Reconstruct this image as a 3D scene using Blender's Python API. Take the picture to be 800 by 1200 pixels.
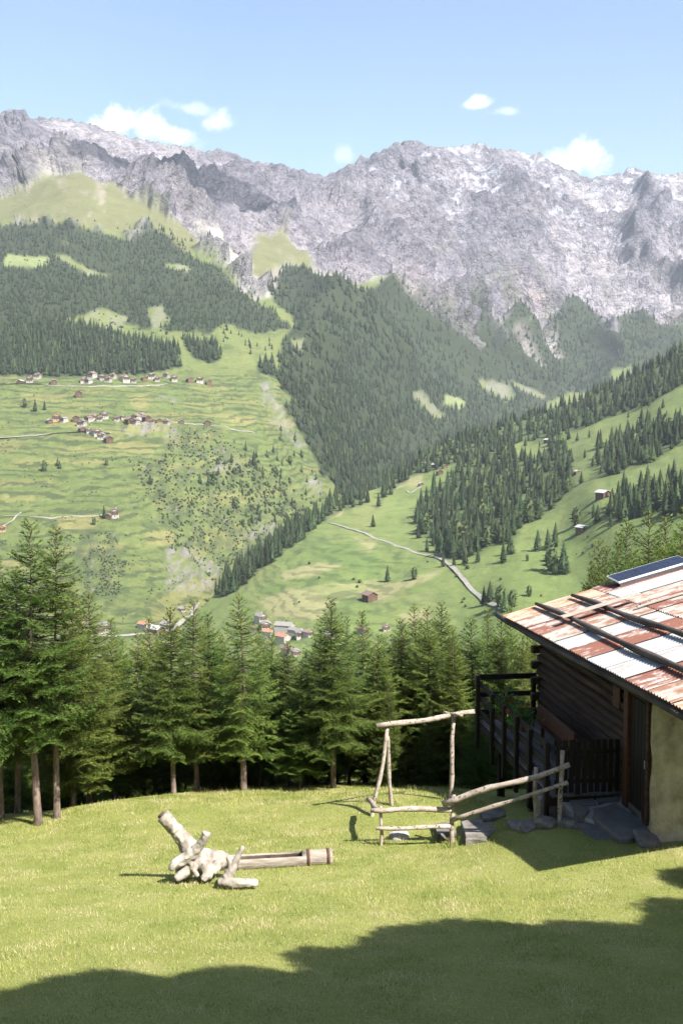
import bpy, bmesh, math, random
import numpy as np
from mathutils import Vector, Matrix, Quaternion

sc = bpy.context.scene
for o in list(bpy.data.objects):
    bpy.data.objects.remove(o)
COL = sc.collection
R = math.radians

# ------------------------------------------------------------------ camera
F_PX, PITCH = 1300.0, R(4.62)
CP, SP = math.cos(PITCH), math.sin(PITCH)
cam_d = bpy.data.cameras.new('camera')
cam_d.sensor_fit = 'HORIZONTAL'
cam_d.sensor_width = 36.0
cam_d.lens = 36.0 * F_PX / 800.0
cam_d.clip_start = 0.1
cam_d.clip_end = 60000.0
cam = bpy.data.objects.new('camera', cam_d)
COL.objects.link(cam)
cam.location = (0, 0, 0)
cam.rotation_euler = (math.pi / 2 - PITCH, 0, 0)
sc.camera = cam

# ------------------------------------------------------------------ light
SUN_EL = R(48.0)
SUN_H = Vector((0.68, -0.733, 0)).normalized()
SUN = Vector((SUN_H.x * math.cos(SUN_EL), SUN_H.y * math.cos(SUN_EL), math.sin(SUN_EL)))
sun_d = bpy.data.lights.new('sun', 'SUN')
sun_d.energy = 5.0
sun_d.angle = R(0.53)
sun_d.color = (1.0, 0.955, 0.88)
sun_o = bpy.data.objects.new('sun', sun_d)
COL.objects.link(sun_o)
sun_o.rotation_euler = SUN.to_track_quat('Z', 'Y').to_euler()
sun_o.location = (60, -60, 80)

world = bpy.data.worlds.new('World')
sc.world = world
world.use_nodes = True
wn, wl = world.node_tree.nodes, world.node_tree.links
wn.clear()
w_out = wn.new('ShaderNodeOutputWorld')
w_bg = wn.new('ShaderNodeBackground')
w_sky = wn.new('ShaderNodeTexSky')
w_sky.sky_type = 'NISHITA'
w_sky.sun_disc = False
w_sky.sun_elevation = SUN_EL
w_sky.sun_rotation = math.atan2(SUN_H.x, SUN_H.y)
w_sky.altitude = 400
w_sky.air_density = 1.0
w_sky.dust_density = 1.0
w_sky.ozone_density = 0.6
w_bg.inputs['Strength'].default_value = 0.078
wl.new(w_bg.outputs[0], w_out.inputs[0])

sc.view_settings.view_transform = 'Standard'
sc.view_settings.look = 'None'
sc.view_settings.gamma = 1.0
sc.view_settings.use_curve_mapping = False
sc.view_settings.exposure = 1.56
sc.render.engine = 'CYCLES'
cy = sc.cycles
cy.max_bounces = 5
cy.diffuse_bounces = 1
cy.glossy_bounces = 2
cy.transmission_bounces = 2
cy.transparent_max_bounces = 16
cy.volume_bounces = 0
cy.use_denoising = True
try:
    cy.denoiser = 'OPENIMAGEDENOISE'
except Exception:
    pass
cy.use_adaptive_sampling = True
cy.adaptive_threshold = 0.02
cy.sample_clamp_indirect = 4.0


def raydir(px, py):
    x = (np.asarray(px, float) - 400.0) / F_PX
    v = (600.0 - np.asarray(py, float)) / F_PX
    return x, CP + v * SP, -SP + v * CP


def P3(px, py, Y):
    x, y, z = raydir(px, py)
    t = Y / y
    return np.stack([x * t, y * t, z * t], -1)


def PV(px, py, Y):
    return Vector(P3(px, py, Y).tolist())


# clouds of the sky: small cumulus, placed by direction, shaped by noise
def sky_clouds():
    N, L = wn.new, wl.new
    tc = N('ShaderNodeTexCoord')
    noi = N('ShaderNodeTexNoise')
    noi.inputs['Scale'].default_value = 42.0
    noi.inputs['Detail'].default_value = 8.0
    noi.inputs['Roughness'].default_value = 0.62
    L(tc.outputs['Generated'], noi.inputs['Vector'])

    def math_n(op, a, b=None, c=None):
        m = N('ShaderNodeMath')
        m.operation = op
        for i, v in enumerate((a, b, c)):
            if v is None:
                continue
            if isinstance(v, (int, float)):
                m.inputs[i].default_value = v
            else:
                L(v, m.inputs[i])
        return m.outputs[0]

    def dot(vec):
        d = N('ShaderNodeVectorMath')
        d.operation = 'DOT_PRODUCT'
        L(tc.outputs['Generated'], d.inputs[0])
        d.inputs[1].default_value = vec
        return d.outputs['Value']
    total = None
    for (px, py, w, h, op, tilt) in ((152, 144, 32, 17, .95, 0.0), (192, 155, 40, 10, 0.75, -.15), (255, 141, 18, 9, .5, .1),
                                     (560, 120, 17, 6, .6, .1), (592, 130, 16, 5, .3, 0), (676, 187, 40, 17, .9, .1),
                                     (404, 181, 11, 12, .25, 0), (228, 128, 30, 7, .3, -.2),
                                     (1300, 100, 160, 40, .9, 0), (-700, 150, 190, 50, .9, .05), (-300, -60, 120, 35, .8, 0)):
        x, y, z = raydir(px, py)
        f = Vector((float(x), float(y), float(z))).normalized()
        r = f.cross(Vector((0, 0, 1))).normalized()
        u = r.cross(f)
        r, u = r * math.cos(tilt) + u * math.sin(tilt), u * math.cos(tilt) - r * math.sin(tilt)
        df = math_n('MAXIMUM', dot(f), 0.05)
        a = math_n('DIVIDE', math_n('DIVIDE', dot(r), df), w / F_PX)
        b = math_n('DIVIDE', math_n('DIVIDE', dot(u), df), h / F_PX)
        d2 = math_n('SQRT', math_n('ADD', math_n('MULTIPLY', a, a), math_n('MULTIPLY', b, b)))
        n = math_n('MULTIPLY_ADD', noi.outputs['Fac'], 3.6, -1.8)
        e = math_n('ADD', d2, n)
        mr = N('ShaderNodeMapRange')
        mr.interpolation_type = 'SMOOTHSTEP'
        L(e, mr.inputs['Value'])
        mr.inputs['From Min'].default_value = 1.25
        mr.inputs['From Max'].default_value = 0.0
        mr.inputs['To Min'].default_value = 0.0
        mr.inputs['To Max'].default_value = op
        front = math_n('GREATER_THAN', dot(f), 0.06)
        o = math_n('MULTIPLY', mr.outputs[0], front)
        total = o if total is None else math_n('MAXIMUM', total, o)
    mix = N('ShaderNodeMix')
    mix.data_type = 'RGBA'
    L(total, mix.inputs[0])
    L(w_sky.outputs[0], mix.inputs[6])
    mix.inputs[7].default_value = (8.2, 8.4, 8.8, 1)
    L(mix.outputs[2], w_bg.inputs['Color'])


sky_clouds()

# ------------------------------------------------------------------ helpers
rng = np.random.default_rng(7)
random.seed(7)


def perm_tables(seed):
    r = np.random.default_rng(seed)
    p = r.permutation(256)
    g = r.normal(size=(256, 3))
    g /= np.linalg.norm(g, axis=1)[:, None]
    return np.concatenate([p, p, p]), g


PERM, GRAD = perm_tables(3)


def perlin(p):
    p = np.asarray(p, float)
    i = np.floor(p).astype(int)
    f = p - i
    u = f * f * f * (f * (f * 6 - 15) + 10)
    i &= 255
    out = 0
    for dx in (0, 1):
        for dy in (0, 1):
            for dz in (0, 1):
                h = PERM[PERM[PERM[(i[..., 0] + dx) & 255] + ((i[..., 1] + dy) & 255)] + ((i[..., 2] + dz) & 255)]
                d = np.stack([f[..., 0] - dx, f[..., 1] - dy, f[..., 2] - dz], -1)
                g = (GRAD[h & 255] * d).sum(-1)
                w = (u[..., 0] if dx else 1 - u[..., 0]) * (u[..., 1] if dy else 1 - u[..., 1]) * (u[..., 2] if dz else 1 - u[..., 2])
                out = out + g * w
    return out * 1.4


def fbm(p, octv=4, gain=0.5, lac=2.03):
    a, s, out = 1.0, 0.0, 0
    p = np.asarray(p, float)
    for k in range(octv):
        out = out + a * perlin(p + 17.3 * k)
        s += a
        a *= gain
        p = p * lac
    return out / s


def ridged(p, octv=5, gain=0.55, lac=2.1):
    a, s, out = 1.0, 0.0, 0
    w = 1.0
    p = np.asarray(p, float)
    for k in range(octv):
        n = 1.0 - np.abs(perlin(p + 31.7 * k)) * 1.6
        n = np.clip(n, 0, 1) ** 2
        out = out + a * n * w
        w = np.clip(n * 1.4, 0, 1)
        s += a
        a *= gain
        p = p * lac
    return out / s


def n2(px, py, s, oct=3, seed=0.0):
    q = np.stack([np.asarray(px, float) / s, np.asarray(py, float) / s, np.full(np.shape(px), 3.7 + seed)], -1)
    return fbm(q, oct)


def tps_fit(pts, vals, smooth=1e-4):
    n, d = pts.shape
    r = np.linalg.norm(pts[:, None] - pts[None], axis=-1)
    K = np.where(r > 0, r * r * np.log(r + 1e-12), 0) + smooth * np.eye(n)
    Pm = np.hstack([np.ones((n, 1)), pts])
    A = np.block([[K, Pm], [Pm.T, np.zeros((d + 1, d + 1))]])
    s = np.linalg.solve(A, np.concatenate([vals, np.zeros(d + 1)]))
    return pts, s


def tps_eval(model, q):
    pts, s = model
    sh = q.shape[:-1]
    q = q.reshape(-1, q.shape[-1])
    out = np.full(len(q), s[len(pts)]) + q @ s[len(pts) + 1:]
    for k in range(len(pts)):
        r2 = ((q - pts[k]) ** 2).sum(-1)
        out += s[k] * np.where(r2 > 0, 0.5 * r2 * np.log(r2 + 1e-12), 0)
    return out.reshape(sh)


def in_poly(px, py, poly):
    px, py = np.asarray(px, float), np.asarray(py, float)
    ins = np.zeros(px.shape, bool)
    n = len(poly)
    for i in range(n):
        x1, y1 = poly[i]
        x2, y2 = poly[(i + 1) % n]
        if y1 == y2:
            continue
        c = ((y1 > py) != (y2 > py)) & (px < (x2 - x1) * (py - y1) / (y2 - y1) + x1)
        ins ^= c
    return ins


def link(o, parent=None):
    COL.objects.link(o)
    if parent is not None:
        o.parent = parent
    return o


def tag(o, label=None, cat=None, group=None, kind=None):
    if label: o['label'] = label
    if cat: o['category'] = cat
    if group: o['group'] = group
    if kind: o['kind'] = kind
    return o


def empty(name, loc, rz=0.0):
    o = bpy.data.objects.new(name, None)
    o.empty_display_size = 0.2
    COL.objects.link(o)
    o.location = loc
    o.rotation_euler = (0, 0, rz)
    return o


def mesh_np(name, verts, faces, smooth=False):
    """verts (n,3), faces (m,k) int array of constant k, fast"""
    verts = np.asarray(verts, np.float32)
    faces = np.asarray(faces, np.int32)
    me = bpy.data.meshes.new(name)
    me.vertices.add(len(verts))
    me.vertices.foreach_set('co', verts.ravel())
    m, k = faces.shape
    me.loops.add(m * k)
    me.loops.foreach_set('vertex_index', faces.ravel())
    me.polygons.add(m)
    me.polygons.foreach_set('loop_start', np.arange(0, m * k, k, dtype=np.int32))
    if smooth:
        me.polygons.foreach_set('use_smooth', np.ones(m, bool))
    me.update(calc_edges=True)
    me.validate()
    return me


def color_attr(me, name, rgb):
    a = me.color_attributes.new(name, 'FLOAT_COLOR', 'POINT')
    c = np.ones((len(rgb), 4), np.float32)
    c[:, :3] = rgb
    a.data.foreach_set('color', c.ravel())


def float_attr(me, name, vals):
    a = me.attributes.new(name, 'FLOAT', 'POINT')
    a.data.foreach_set('value', np.asarray(vals, np.float32))


class MB:
    """collects shapes into one mesh"""

    def __init__(self):
        self.v, self.f = [], []

    def add(self, vs, fs):
        n = len(self.v)
        self.v += [tuple(v) for v in vs]
        self.f += [tuple(i + n for i in f) for f in fs]
        return self

    def box(self, c, s, rot=None, jit=0.0, taper=1.0):
        hx, hy, hz = s[0] / 2, s[1] / 2, s[2] / 2
        vs = []
        for z in (-hz, hz):
            t = taper if z > 0 else 1.0
            for x, y in ((-hx, -hy), (hx, -hy), (hx, hy), (-hx, hy)):
                v = Vector((x * t + random.uniform(-jit, jit), y * t + random.uniform(-jit, jit), z + random.uniform(-jit, jit)))
                if rot is not None:
                    v = rot @ v
                vs.append(v + Vector(c))
        return self.add(vs, [(0, 3, 2, 1), (4, 5, 6, 7), (0, 1, 5, 4), (1, 2, 6, 5), (2, 3, 7, 6), (3, 0, 4, 7)])

    def bbox(self, c, s, bev=0.01, rot=None):
        """box with chamfered edges along its longest axis ends: bevelled box via bmesh"""
        bm = bmesh.new()
        bmesh.ops.create_cube(bm, size=1.0)
        bmesh.ops.scale(bm, vec=s, verts=bm.verts)
        bmesh.ops.bevel(bm, geom=bm.edges[:], offset=bev, segments=1, affect='EDGES')
        bm.verts.ensure_lookup_table()
        vs = []
        for v in bm.verts:
            co = v.co.copy()
            if rot is not None:
                co = rot @ co
            vs.append(co + Vector(c))
        bm.verts.index_update()
        fs = [[v.index for v in f.verts] for f in bm.faces]
        bm.free()
        return self.add(vs, fs)

    def tube(self, pts, rad, seg=10, cap=True, noise=0.0, seed=0.0, closed_ring=False):
        pts = [Vector(p) for p in pts]
        n = len(pts)
        if not hasattr(rad, '__len__'):
            rad = [rad] * n
        vs, fs = [], []
        prev = None
        for i, p in enumerate(pts):
            d = (pts[min(i + 1, n - 1)] - pts[max(i - 1, 0)]).normalized()
            if prev is None:
                a = d.orthogonal().normalized()
            else:
                a = (prev - d * prev.dot(d)).normalized()
            prev = a
            b = d.cross(a)
            for k in range(seg):
                t = 2 * math.pi * k / seg
                r = rad[i]
                if noise:
                    q = np.array([[math.cos(t) * 1.3 + seed, math.sin(t) * 1.3, i * .7 + seed]])
                    r *= 1 + noise * float(perlin(q)[0])
                vs.append(p + (a * math.cos(t) + b * math.sin(t)) * r)
        for i in range(n - 1):
            for k in range(seg):
                k2 = (k + 1) % seg
                fs.append((i * seg + k, i * seg + k2, (i + 1) * seg + k2, (i + 1) * seg + k))
        if cap:
            fs.append(tuple(range(seg - 1, -1, -1)))
            fs.append(tuple((n - 1) * seg + k for k in range(seg)))
        return self.add(vs, fs)

    def prism(self, poly, z0, z1, bev=0.0):
        n = len(poly)
        if bev:
            cx = sum(p[0] for p in poly) / n
            cy_ = sum(p[1] for p in poly) / n
            ins = [(p[0] + (cx - p[0]) * bev, p[1] + (cy_ - p[1]) * bev) for p in poly]
            zb = z1 - abs(z1 - z0) * .25
            vs = [(x, y, z0) for x, y in poly] + [(x, y, zb) for x, y in poly] + [(x, y, z1) for x, y in ins]
            fs = [tuple(range(n - 1, -1, -1)), tuple(range(2 * n, 3 * n))]
            for r in (0, 1):
                fs += [(r * n + i, r * n + (i + 1) % n, (r + 1) * n + (i + 1) % n, (r + 1) * n + i) for i in range(n)]
        else:
            vs = [(x, y, z0) for x, y in poly] + [(x, y, z1) for x, y in poly]
            fs = [tuple(range(n - 1, -1, -1)), tuple(range(n, 2 * n))]
            fs += [(i, (i + 1) % n, n + (i + 1) % n, n + i) for i in range(n)]
        return self.add(vs, fs)

    def mesh(self, name, mat=None, smooth=False):
        me = bpy.data.meshes.new(name)
        me.from_pydata(self.v, [], self.f)
        if smooth:
            me.polygons.foreach_set('use_smooth', np.ones(len(me.polygons), bool))
        if mat:
            me.materials.append(mat)
        me.update()
        return me

    def build(self, name, mat=None, parent=None, smooth=False):
        return link(bpy.data.objects.new(name, self.mesh(name, mat, smooth)), parent)


# ------------------------------------------------------------------ materials
class NT:
    def __init__(self, name):
        self.m = bpy.data.materials.new(name)
        self.m.use_nodes = True
        self.t = self.m.node_tree
        self.n, self.l = self.t.nodes, self.t.links
        self.b = self.n['Principled BSDF']
        self.b.inputs['Specular IOR Level'].default_value = 0.25

    def node(self, t, **kw):
        x = self.n.new(t)
        for k, v in kw.items():
            setattr(x, k, v)
        return x

    def val(self, sock, v):
        if isinstance(v, bpy.types.NodeSocket):
            self.l.new(v, sock)
        else:
            sock.default_value = v

    def coord(self, kind='Object', scale=(1, 1, 1), rot=(0, 0, 0)):
        tc = self.node('ShaderNodeTexCoord')
        mp = self.node('ShaderNodeMapping')
        self.l.new(tc.outputs[kind], mp.inputs[0])
        mp.inputs['Scale'].default_value = scale
        mp.inputs['Rotation'].default_value = rot
        return mp.outputs[0]

    def noise(self, vec, scale, detail=4, rough=.55, dist=0):
        x = self.node('ShaderNodeTexNoise')
        self.l.new(vec, x.inputs['Vector'])
        x.inputs['Scale'].default_value = scale
        x.inputs['Detail'].default_value = detail
        x.inputs['Roughness'].default_value = rough
        x.inputs['Distortion'].default_value = dist
        return x.outputs['Fac']

    def ramp(self, fac, stops, interp='LINEAR'):
        x = self.node('ShaderNodeValToRGB')
        x.color_ramp.interpolation = interp
        e = x.color_ramp.elements
        while len(e) < len(stops):
            e.new(0.5)
        for i, (p, c) in enumerate(stops):
            e[i].position = p
            e[i].color = (*c, 1) if len(c) == 3 else c
        self.l.new(fac, x.inputs[0])
        return x.outputs[0]

    def mix(self, fac, a, b, mode='MIX'):
        x = self.node('ShaderNodeMix', data_type='RGBA', blend_type=mode)
        self.val(x.inputs[0], fac)
        self.val(x.inputs[6], (*a, 1) if isinstance(a, tuple) and len(a) == 3 else a)
        self.val(x.inputs[7], (*b, 1) if isinstance(b, tuple) and len(b) == 3 else b)
        return x.outputs[2]

    def math(self, op, a, b=0.0):
        x = self.node('ShaderNodeMath', operation=op)
        self.val(x.inputs[0], a)
        self.val(x.inputs[1], b)
        return x.outputs[0]

    def bump(self, h, strength, dist):
        x = self.node('ShaderNodeBump')
        self.l.new(h, x.inputs['Height'])
        x.inputs['Strength'].default_value = strength
        x.inputs['Distance'].default_value = dist
        self.l.new(x.outputs[0], self.b.inputs['Normal'])

    def hsv(self, col, h=.5, s=1., v=1.):
        x = self.node('ShaderNodeHueSaturation')
        self.val(x.inputs['Hue'], h)
        self.val(x.inputs['Saturation'], s)
        self.val(x.inputs['Value'], v)
        self.l.new(col, x.inputs['Color'])
        return x.outputs[0]

    def rand(self, lo, hi):
        o = self.node('ShaderNodeObjectInfo')
        x = self.node('ShaderNodeMapRange')
        self.l.new(o.outputs['Random'], x.inputs[0])
        x.inputs[3].default_value = lo
        x.inputs[4].default_value = hi
        return x.outputs[0]

    def done(self, col, rough=.85):
        self.val(self.b.inputs['Base Color'], col)
        self.b.inputs['Roughness'].default_value = rough
        return self.m


def rough_mat(name, c1, c2, scale=4, stretch=(1, 1, 1), rough=.85, bump=.4, bdist=.01, bscale=30, vary=.15, kind='Object', c3=None, detail=5):
    m = NT(name)
    v = m.coord(kind, stretch)
    n = m.noise(v, scale, detail, .6)
    st = [(.3, c1), (.7, c2)] if c3 is None else [(.28, c1), (.55, c2), (.75, c3)]
    col = m.ramp(n, st)
    if vary:
        col = m.hsv(col, v=m.rand(1 - vary, 1 + vary))
    if bump:
        m.bump(m.noise(v, bscale, 6, .65), bump, bdist)
    return m.done(col, rough)


def leafy(name, c1, c2, scale, trans=.35, vary=.15, kind='Object', huevar=.02):
    m = NT(name)
    v = m.coord(kind)
    col = m.ramp(m.noise(v, scale, 3), [(.32, c1), (.68, c2)])
    col = m.hsv(col, h=m.rand(.5 - huevar, .5 + huevar), v=m.rand(1 - vary, 1 + vary))
    m.val(m.b.inputs['Base Color'], col)
    m.b.inputs['Roughness'].default_value = .6
    m.b.inputs['Specular IOR Level'].default_value = .2
    tr = m.node('ShaderNodeBsdfTranslucent')
    m.l.new(m.hsv(col, h=.49, s=1.1, v=1.25), tr.inputs['Color'])
    mx = m.node('ShaderNodeMixShader')
    mx.inputs[0].default_value = trans
    m.l.new(m.b.outputs[0], mx.inputs[1])
    m.l.new(tr.outputs[0], mx.inputs[2])
    m.l.new(mx.outputs[0], m.n['Material Output'].inputs['Surface'])
    return m.m


def terrain_mat(name, fine, bump, bdist, vscale, step):
    m = NT(name)
    at = m.node('ShaderNodeVertexColor', layer_name='Col')
    ta = m.node('ShaderNodeAttribute', attribute_name='Ter').outputs['Fac']
    ra = m.node('ShaderNodeAttribute', attribute_name='Rock').outputs['Fac']
    v = m.coord('Object')
    n1 = m.noise(v, 1 / fine, 6, .65)
    n2_ = m.noise(v, 1 / (fine * 7), 4, .6)
    col = m.hsv(at.outputs[0], v=m.math('ADD', m.math('MULTIPLY', n1, vscale), m.math('ADD', m.math('MULTIPLY', n2_, vscale * .7), 1 - .85 * vscale)))
    # grassy banks between the terraces, broken by noise
    sep = m.node('ShaderNodeSeparateXYZ')
    m.l.new(v, sep.inputs[0])
    zz = m.math('ADD', m.math('DIVIDE', sep.outputs['Z'], step), m.math('MULTIPLY', m.noise(v, 1 / 90, 4, .6), 5.0))
    fr = m.math('FRACT', zz)
    bank = m.ramp(fr, [(0.0, (1, 1, 1)), (.10, (0, 0, 0)), (.62, (0, 0, 0)), (.74, (1, 1, 1))])
    brk = m.ramp(m.noise(v, 1 / 30, 4, .65), [(.36, (0, 0, 0)), (.52, (1, 1, 1))])
    bm_ = m.math('MULTIPLY', m.math('MULTIPLY', bank, brk), ta)
    col = m.mix(bm_, col, (.034, .050, .020))
    # rock: dark crags and pale rubble at the scale of single ledges
    rk = m.noise(m.coord('Object', (1, 1, 1.5), (.3, .35, .2)), 1 / 30, 8, .78, .15)
    rc = m.ramp(rk, [(.38, (.42, .42, .47)), (.50, (1, 1, 1)), (.60, (1.3, 1.28, 1.25))])
    col = m.mix(ra, col, m.mix(1.0, col, rc, 'MULTIPLY'))
    vo = m.node('ShaderNodeTexVoronoi', feature='F1')
    m.l.new(m.coord('Object', (1, 1, .7), (.3, .35, .2)), vo.inputs['Vector'])
    vo.inputs['Scale'].default_value = 1 / 70
    vo.inputs['Detail'].default_value = 4.0
    vo.inputs['Roughness'].default_value = .62
    vo.inputs['Lacunarity'].default_value = 2.3
    crag = m.ramp(vo.outputs['Distance'], [(.22, (1.35, 1.33, 1.30)), (.42, (1.15, 1.15, 1.15)), (.66, (.66, .66, .72))])
    col = m.mix(ra, col, m.mix(1.0, col, crag, 'MULTIPLY'))
    b1 = m.node('ShaderNodeBump')
    m.l.new(n1, b1.inputs['Height'])
    b1.inputs['Strength'].default_value = bump
    b1.inputs['Distance'].default_value = bdist
    b2 = m.node('ShaderNodeBump')
    m.l.new(m.math('MULTIPLY', m.math('SUBTRACT', m.math('MULTIPLY', rk, .6), vo.outputs['Distance']), ra), b2.inputs['Height'])
    b2.inputs['Strength'].default_value = 1.0
    b2.inputs['Distance'].default_value = 34.0
    m.l.new(b1.outputs[0], b2.inputs['Normal'])
    m.l.new(b2.outputs[0], m.b.inputs['Normal'])
    return m.done(col, .95)


M = {}
M['valley'] = terrain_mat('meadow_and_rock', 9.0, .8, 3.0, .8, 8.0)
M['hill'] = terrain_mat('hill_meadow', 5.0, .6, 1.4, .6, 3.6)
M['spruce'] = leafy('spruce_needles', (.042, .080, .016), (.150, .205, .048), 2.6, .34, .16)
M['spruce_light'] = leafy('light_spruce_needles', (.060, .105, .020), (.200, .250, .058), 2.6, .36, .15)
M['bark'] = rough_mat('spruce_bark', (.07, .05, .04), (.20, .15, .12), 7, (1, 1, .35), .95, .8, .02, 40, .15, c3=(.34, .28, .24))
M['twig'] = rough_mat('twig_bark', (.035, .028, .018), (.07, .055, .035), 6, bump=0, vary=0)
M['far_spruce'] = leafy('far_spruce', (.024, .041, .017), (.058, .078, .030), .35, .12, .38)
M['far_larch'] = leafy('far_larch', (.06, .085, .03), (.10, .132, .048), .35, .15, .2)
M['scrub'] = leafy('scrub_leaves', (.062, .088, .036), (.098, .122, .052), .5, .15, .3)
M['broadleaf'] = leafy('broad_leaves', (.03, .055, .012), (.06, .095, .022), 1.0, .12, .1)


def foliage_tris(cent, axis_t, axis_s, ln, wd):
    """triangles: base centre cent, tip direction axis_t (unit), side axis_s (unit)"""
    b0 = cent - axis_s * (wd / 2)[:, None]
    b1 = cent + axis_s * (wd / 2)[:, None]
    tp = cent + axis_t * ln[:, None]
    v = np.stack([b0, b1, tp], 1).reshape(-1, 3)
    f = np.arange(len(v)).reshape(-1, 3)
    return v, f


def unit(a):
    return a / np.maximum(np.linalg.norm(a, axis=-1, keepdims=True), 1e-9)


# ------------------------------------------------------------------ far terrain: opposite valley side and mountains
RIDGE = np.array([(-400, 150), (-300, 118), (-220, 140), (-120, 122), (-40, 138), (0, 131), (14, 128), (28, 129), (36, 138), (60, 137), (90, 142), (120, 148),
                  (150, 158), (185, 166), (215, 170), (240, 178), (256, 174), (265, 176), (290, 186), (330, 194), (380, 205),
                  (400, 198), (440, 182), (462, 171), (490, 167), (520, 169), (545, 168), (570, 172), (600, 177), (640, 186),
                  (665, 197), (690, 206), (715, 205), (735, 201), (750, 199), (775, 204), (800, 205), (850, 190), (930, 210), (1010, 180), (1100, 200), (1200, 190)], float)


def ridge_y(px):
    j = perlin(np.stack([px / 7.0, px * 0 + .5, px * 0 + .2], -1)) * 3.0 + perlin(np.stack([px / 2.6, px * 0 + 4.5, px * 0 + .2], -1)) * 1.8
    return np.interp(px, RIDGE[:, 0], RIDGE[:, 1]) + j


LC = [(0, 735, 900), (120, 738, 880), (200, 735, 900), (320, 740, 960), (250, 690, 1080), (380, 600, 1500), (380, 560, 1620), (0, 640, 1080), (150, 640, 1080),
      (0, 560, 1250), (120, 500, 1430), (0, 500, 1410), (120, 440, 1650), (0, 440, 1650), (250, 440, 1760), (200, 560, 1280),
      (270, 560, 1360), (300, 640, 1270), (320, 500, 1600), (350, 450, 1880), (0, 380, 1950), (150, 380, 2020), (250, 380, 2100),
      (0, 300, 2420), (150, 300, 2520), (0, 260, 2780), (100, 205, 3150), (0, 225, 3200), (200, 250, 2950), (300, 340, 2550),
      (0, 135, 4200), (150, 160, 4300), (250, 180, 4500), (380, 205, 4800), (300, 270, 3300), (430, 330, 3000), (350, 380, 2350),
      (400, 440, 2250), (430, 520, 2000), (500, 480, 2650), (450, 400, 2650), (560, 460, 3100), (620, 480, 3300), (560, 400, 3500),
      (650, 440, 3600), (480, 340, 3500), (600, 340, 4000), (750, 380, 4000), (850, 380, 4000), (500, 168, 4850), (600, 180, 5000),
      (700, 205, 5200), (800, 205, 5300), (500, 250, 4400), (650, 270, 4600), (780, 290, 4600), (400, 270, 3900), (800, 480, 3300),
      (450, 600, 1750), (600, 600, 2300), (800, 600, 2300), (0, 820, 700), (300, 820, 720), (600, 820, 1000), (900, 820, 1200),
      (-300, 735, 820), (-300, 560, 1150), (-300, 440, 1550), (-300, 300, 2300), (-300, 130, 4100), (-300, 820, 650),
      (1100, 480, 3200), (1100, 300, 4500), (1100, 190, 5300), (1100, 600, 2400), (1100, 820, 1300)]
LC = np.array(LC, float)
L_MODEL = tps_fit(LC[:, :2] / 100, np.log(LC[:, 2]), 3e-2)


def hexc(*polys):
    return polys


# zones of the far side, outlined in photo pixels
Z_FOREST = [[(-300, 262), (-60, 255), (0, 262), (60, 262), (115, 272), (150, 282), (175, 262), (200, 268), (225, 305), (255, 312), (285, 345), (318, 365), (345, 383),
             (300, 392), (262, 380), (240, 392), (195, 386), (150, 378), (118, 372), (70, 372), (40, 380), (0, 388), (-300, 390)],
            [(-300, 385), (0, 388), (60, 374), (105, 378), (150, 392), (208, 408), (214, 430), (190, 437), (120, 440), (60, 441), (0, 441), (-300, 440)],
            [(210, 396), (250, 400), (262, 418), (244, 428), (225, 420)],
            [(312, 340), (330, 312), (346, 306), (365, 318), (372, 340), (400, 352), (440, 335), (460, 322), (500, 352), (530, 385), (560, 400), (600, 440), (640, 470),
             (640, 500), (500, 620), (440, 620), (395, 580), (385, 545), (372, 500), (345, 470), (322, 440), (330, 400), (352, 384)],
            [(452, 320), (470, 326), (520, 372), (560, 400), (620, 450), (640, 490), (560, 490), (480, 420)],
            [(540, 352), (560, 350), (575, 390), (600, 420), (640, 460), (600, 460), (560, 410)],
            [(580, 380), (600, 362), (625, 378), (650, 410), (700, 420), (720, 450), (640, 470), (600, 430)],
            [(640, 370), (670, 355), (700, 372), (720, 400), (760, 402), (760, 440), (700, 440), (650, 405)],
            [(715, 372), (750, 362), (780, 378), (830, 372), (1100, 360), (1100, 470), (740, 450)],
            [(300, 425), (316, 424), (323, 434), (318, 441), (303, 438)],
            [(330, 470), (352, 470), (392, 520), (400, 545), (380, 560), (362, 520)]]
Z_HOLES = [[(480, 458), (490, 458), (515, 480), (528, 492), (510, 492), (495, 478)], [(560, 440), (590, 452), (605, 468), (590, 470), (566, 450)],
           [(340, 402), (352, 406), (352, 418), (344, 416)], [(520, 462), (545, 470), (540, 480), (522, 474)],
           [(98, 368), (120, 362), (150, 372), (140, 384), (105, 380)], [(170, 360), (190, 358), (200, 378), (180, 384)], [(60, 296), (80, 300), (110, 318), (130, 322), (100, 322)],
           [(530, 380), (534, 378), (576, 424), (640, 464), (636, 468), (572, 428)], [(600, 388), (606, 384), (640, 428), (632, 430)],
           [(190, 310), (220, 312), (225, 318), (195, 316)], [(8, 300), (58, 302), (52, 312), (4, 312)]]
Z_ALP = [[(-300, 240), (-40, 236), (10, 226), (60, 206), (92, 201), (130, 218), (172, 240), (215, 262), (245, 290), (215, 300), (175, 262), (150, 278), (115, 270), (60, 262), (-300, 262)],
         [(288, 300), (300, 266), (330, 272), (360, 300), (400, 318), (432, 330), (425, 340), (385, 332), (345, 300), (318, 320), (300, 345), (290, 325)],
         [(232, 250), (262, 262), (290, 310), (280, 320), (250, 290)]]
Z_SCREE = [[(-60, 205), (0, 185), (40, 188), (110, 192), (80, 204), (30, 214), (-60, 222)], [(120, 192), (150, 210), (200, 238), (240, 256), (250, 300), (285, 340), (300, 352), (310, 345), (292, 310), (280, 280), (262, 262), (240, 235), (180, 210)],
           [(300, 345), (330, 310), (322, 340), (312, 350)], [(505, 290), (530, 285), (522, 300), (508, 300)]]
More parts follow.
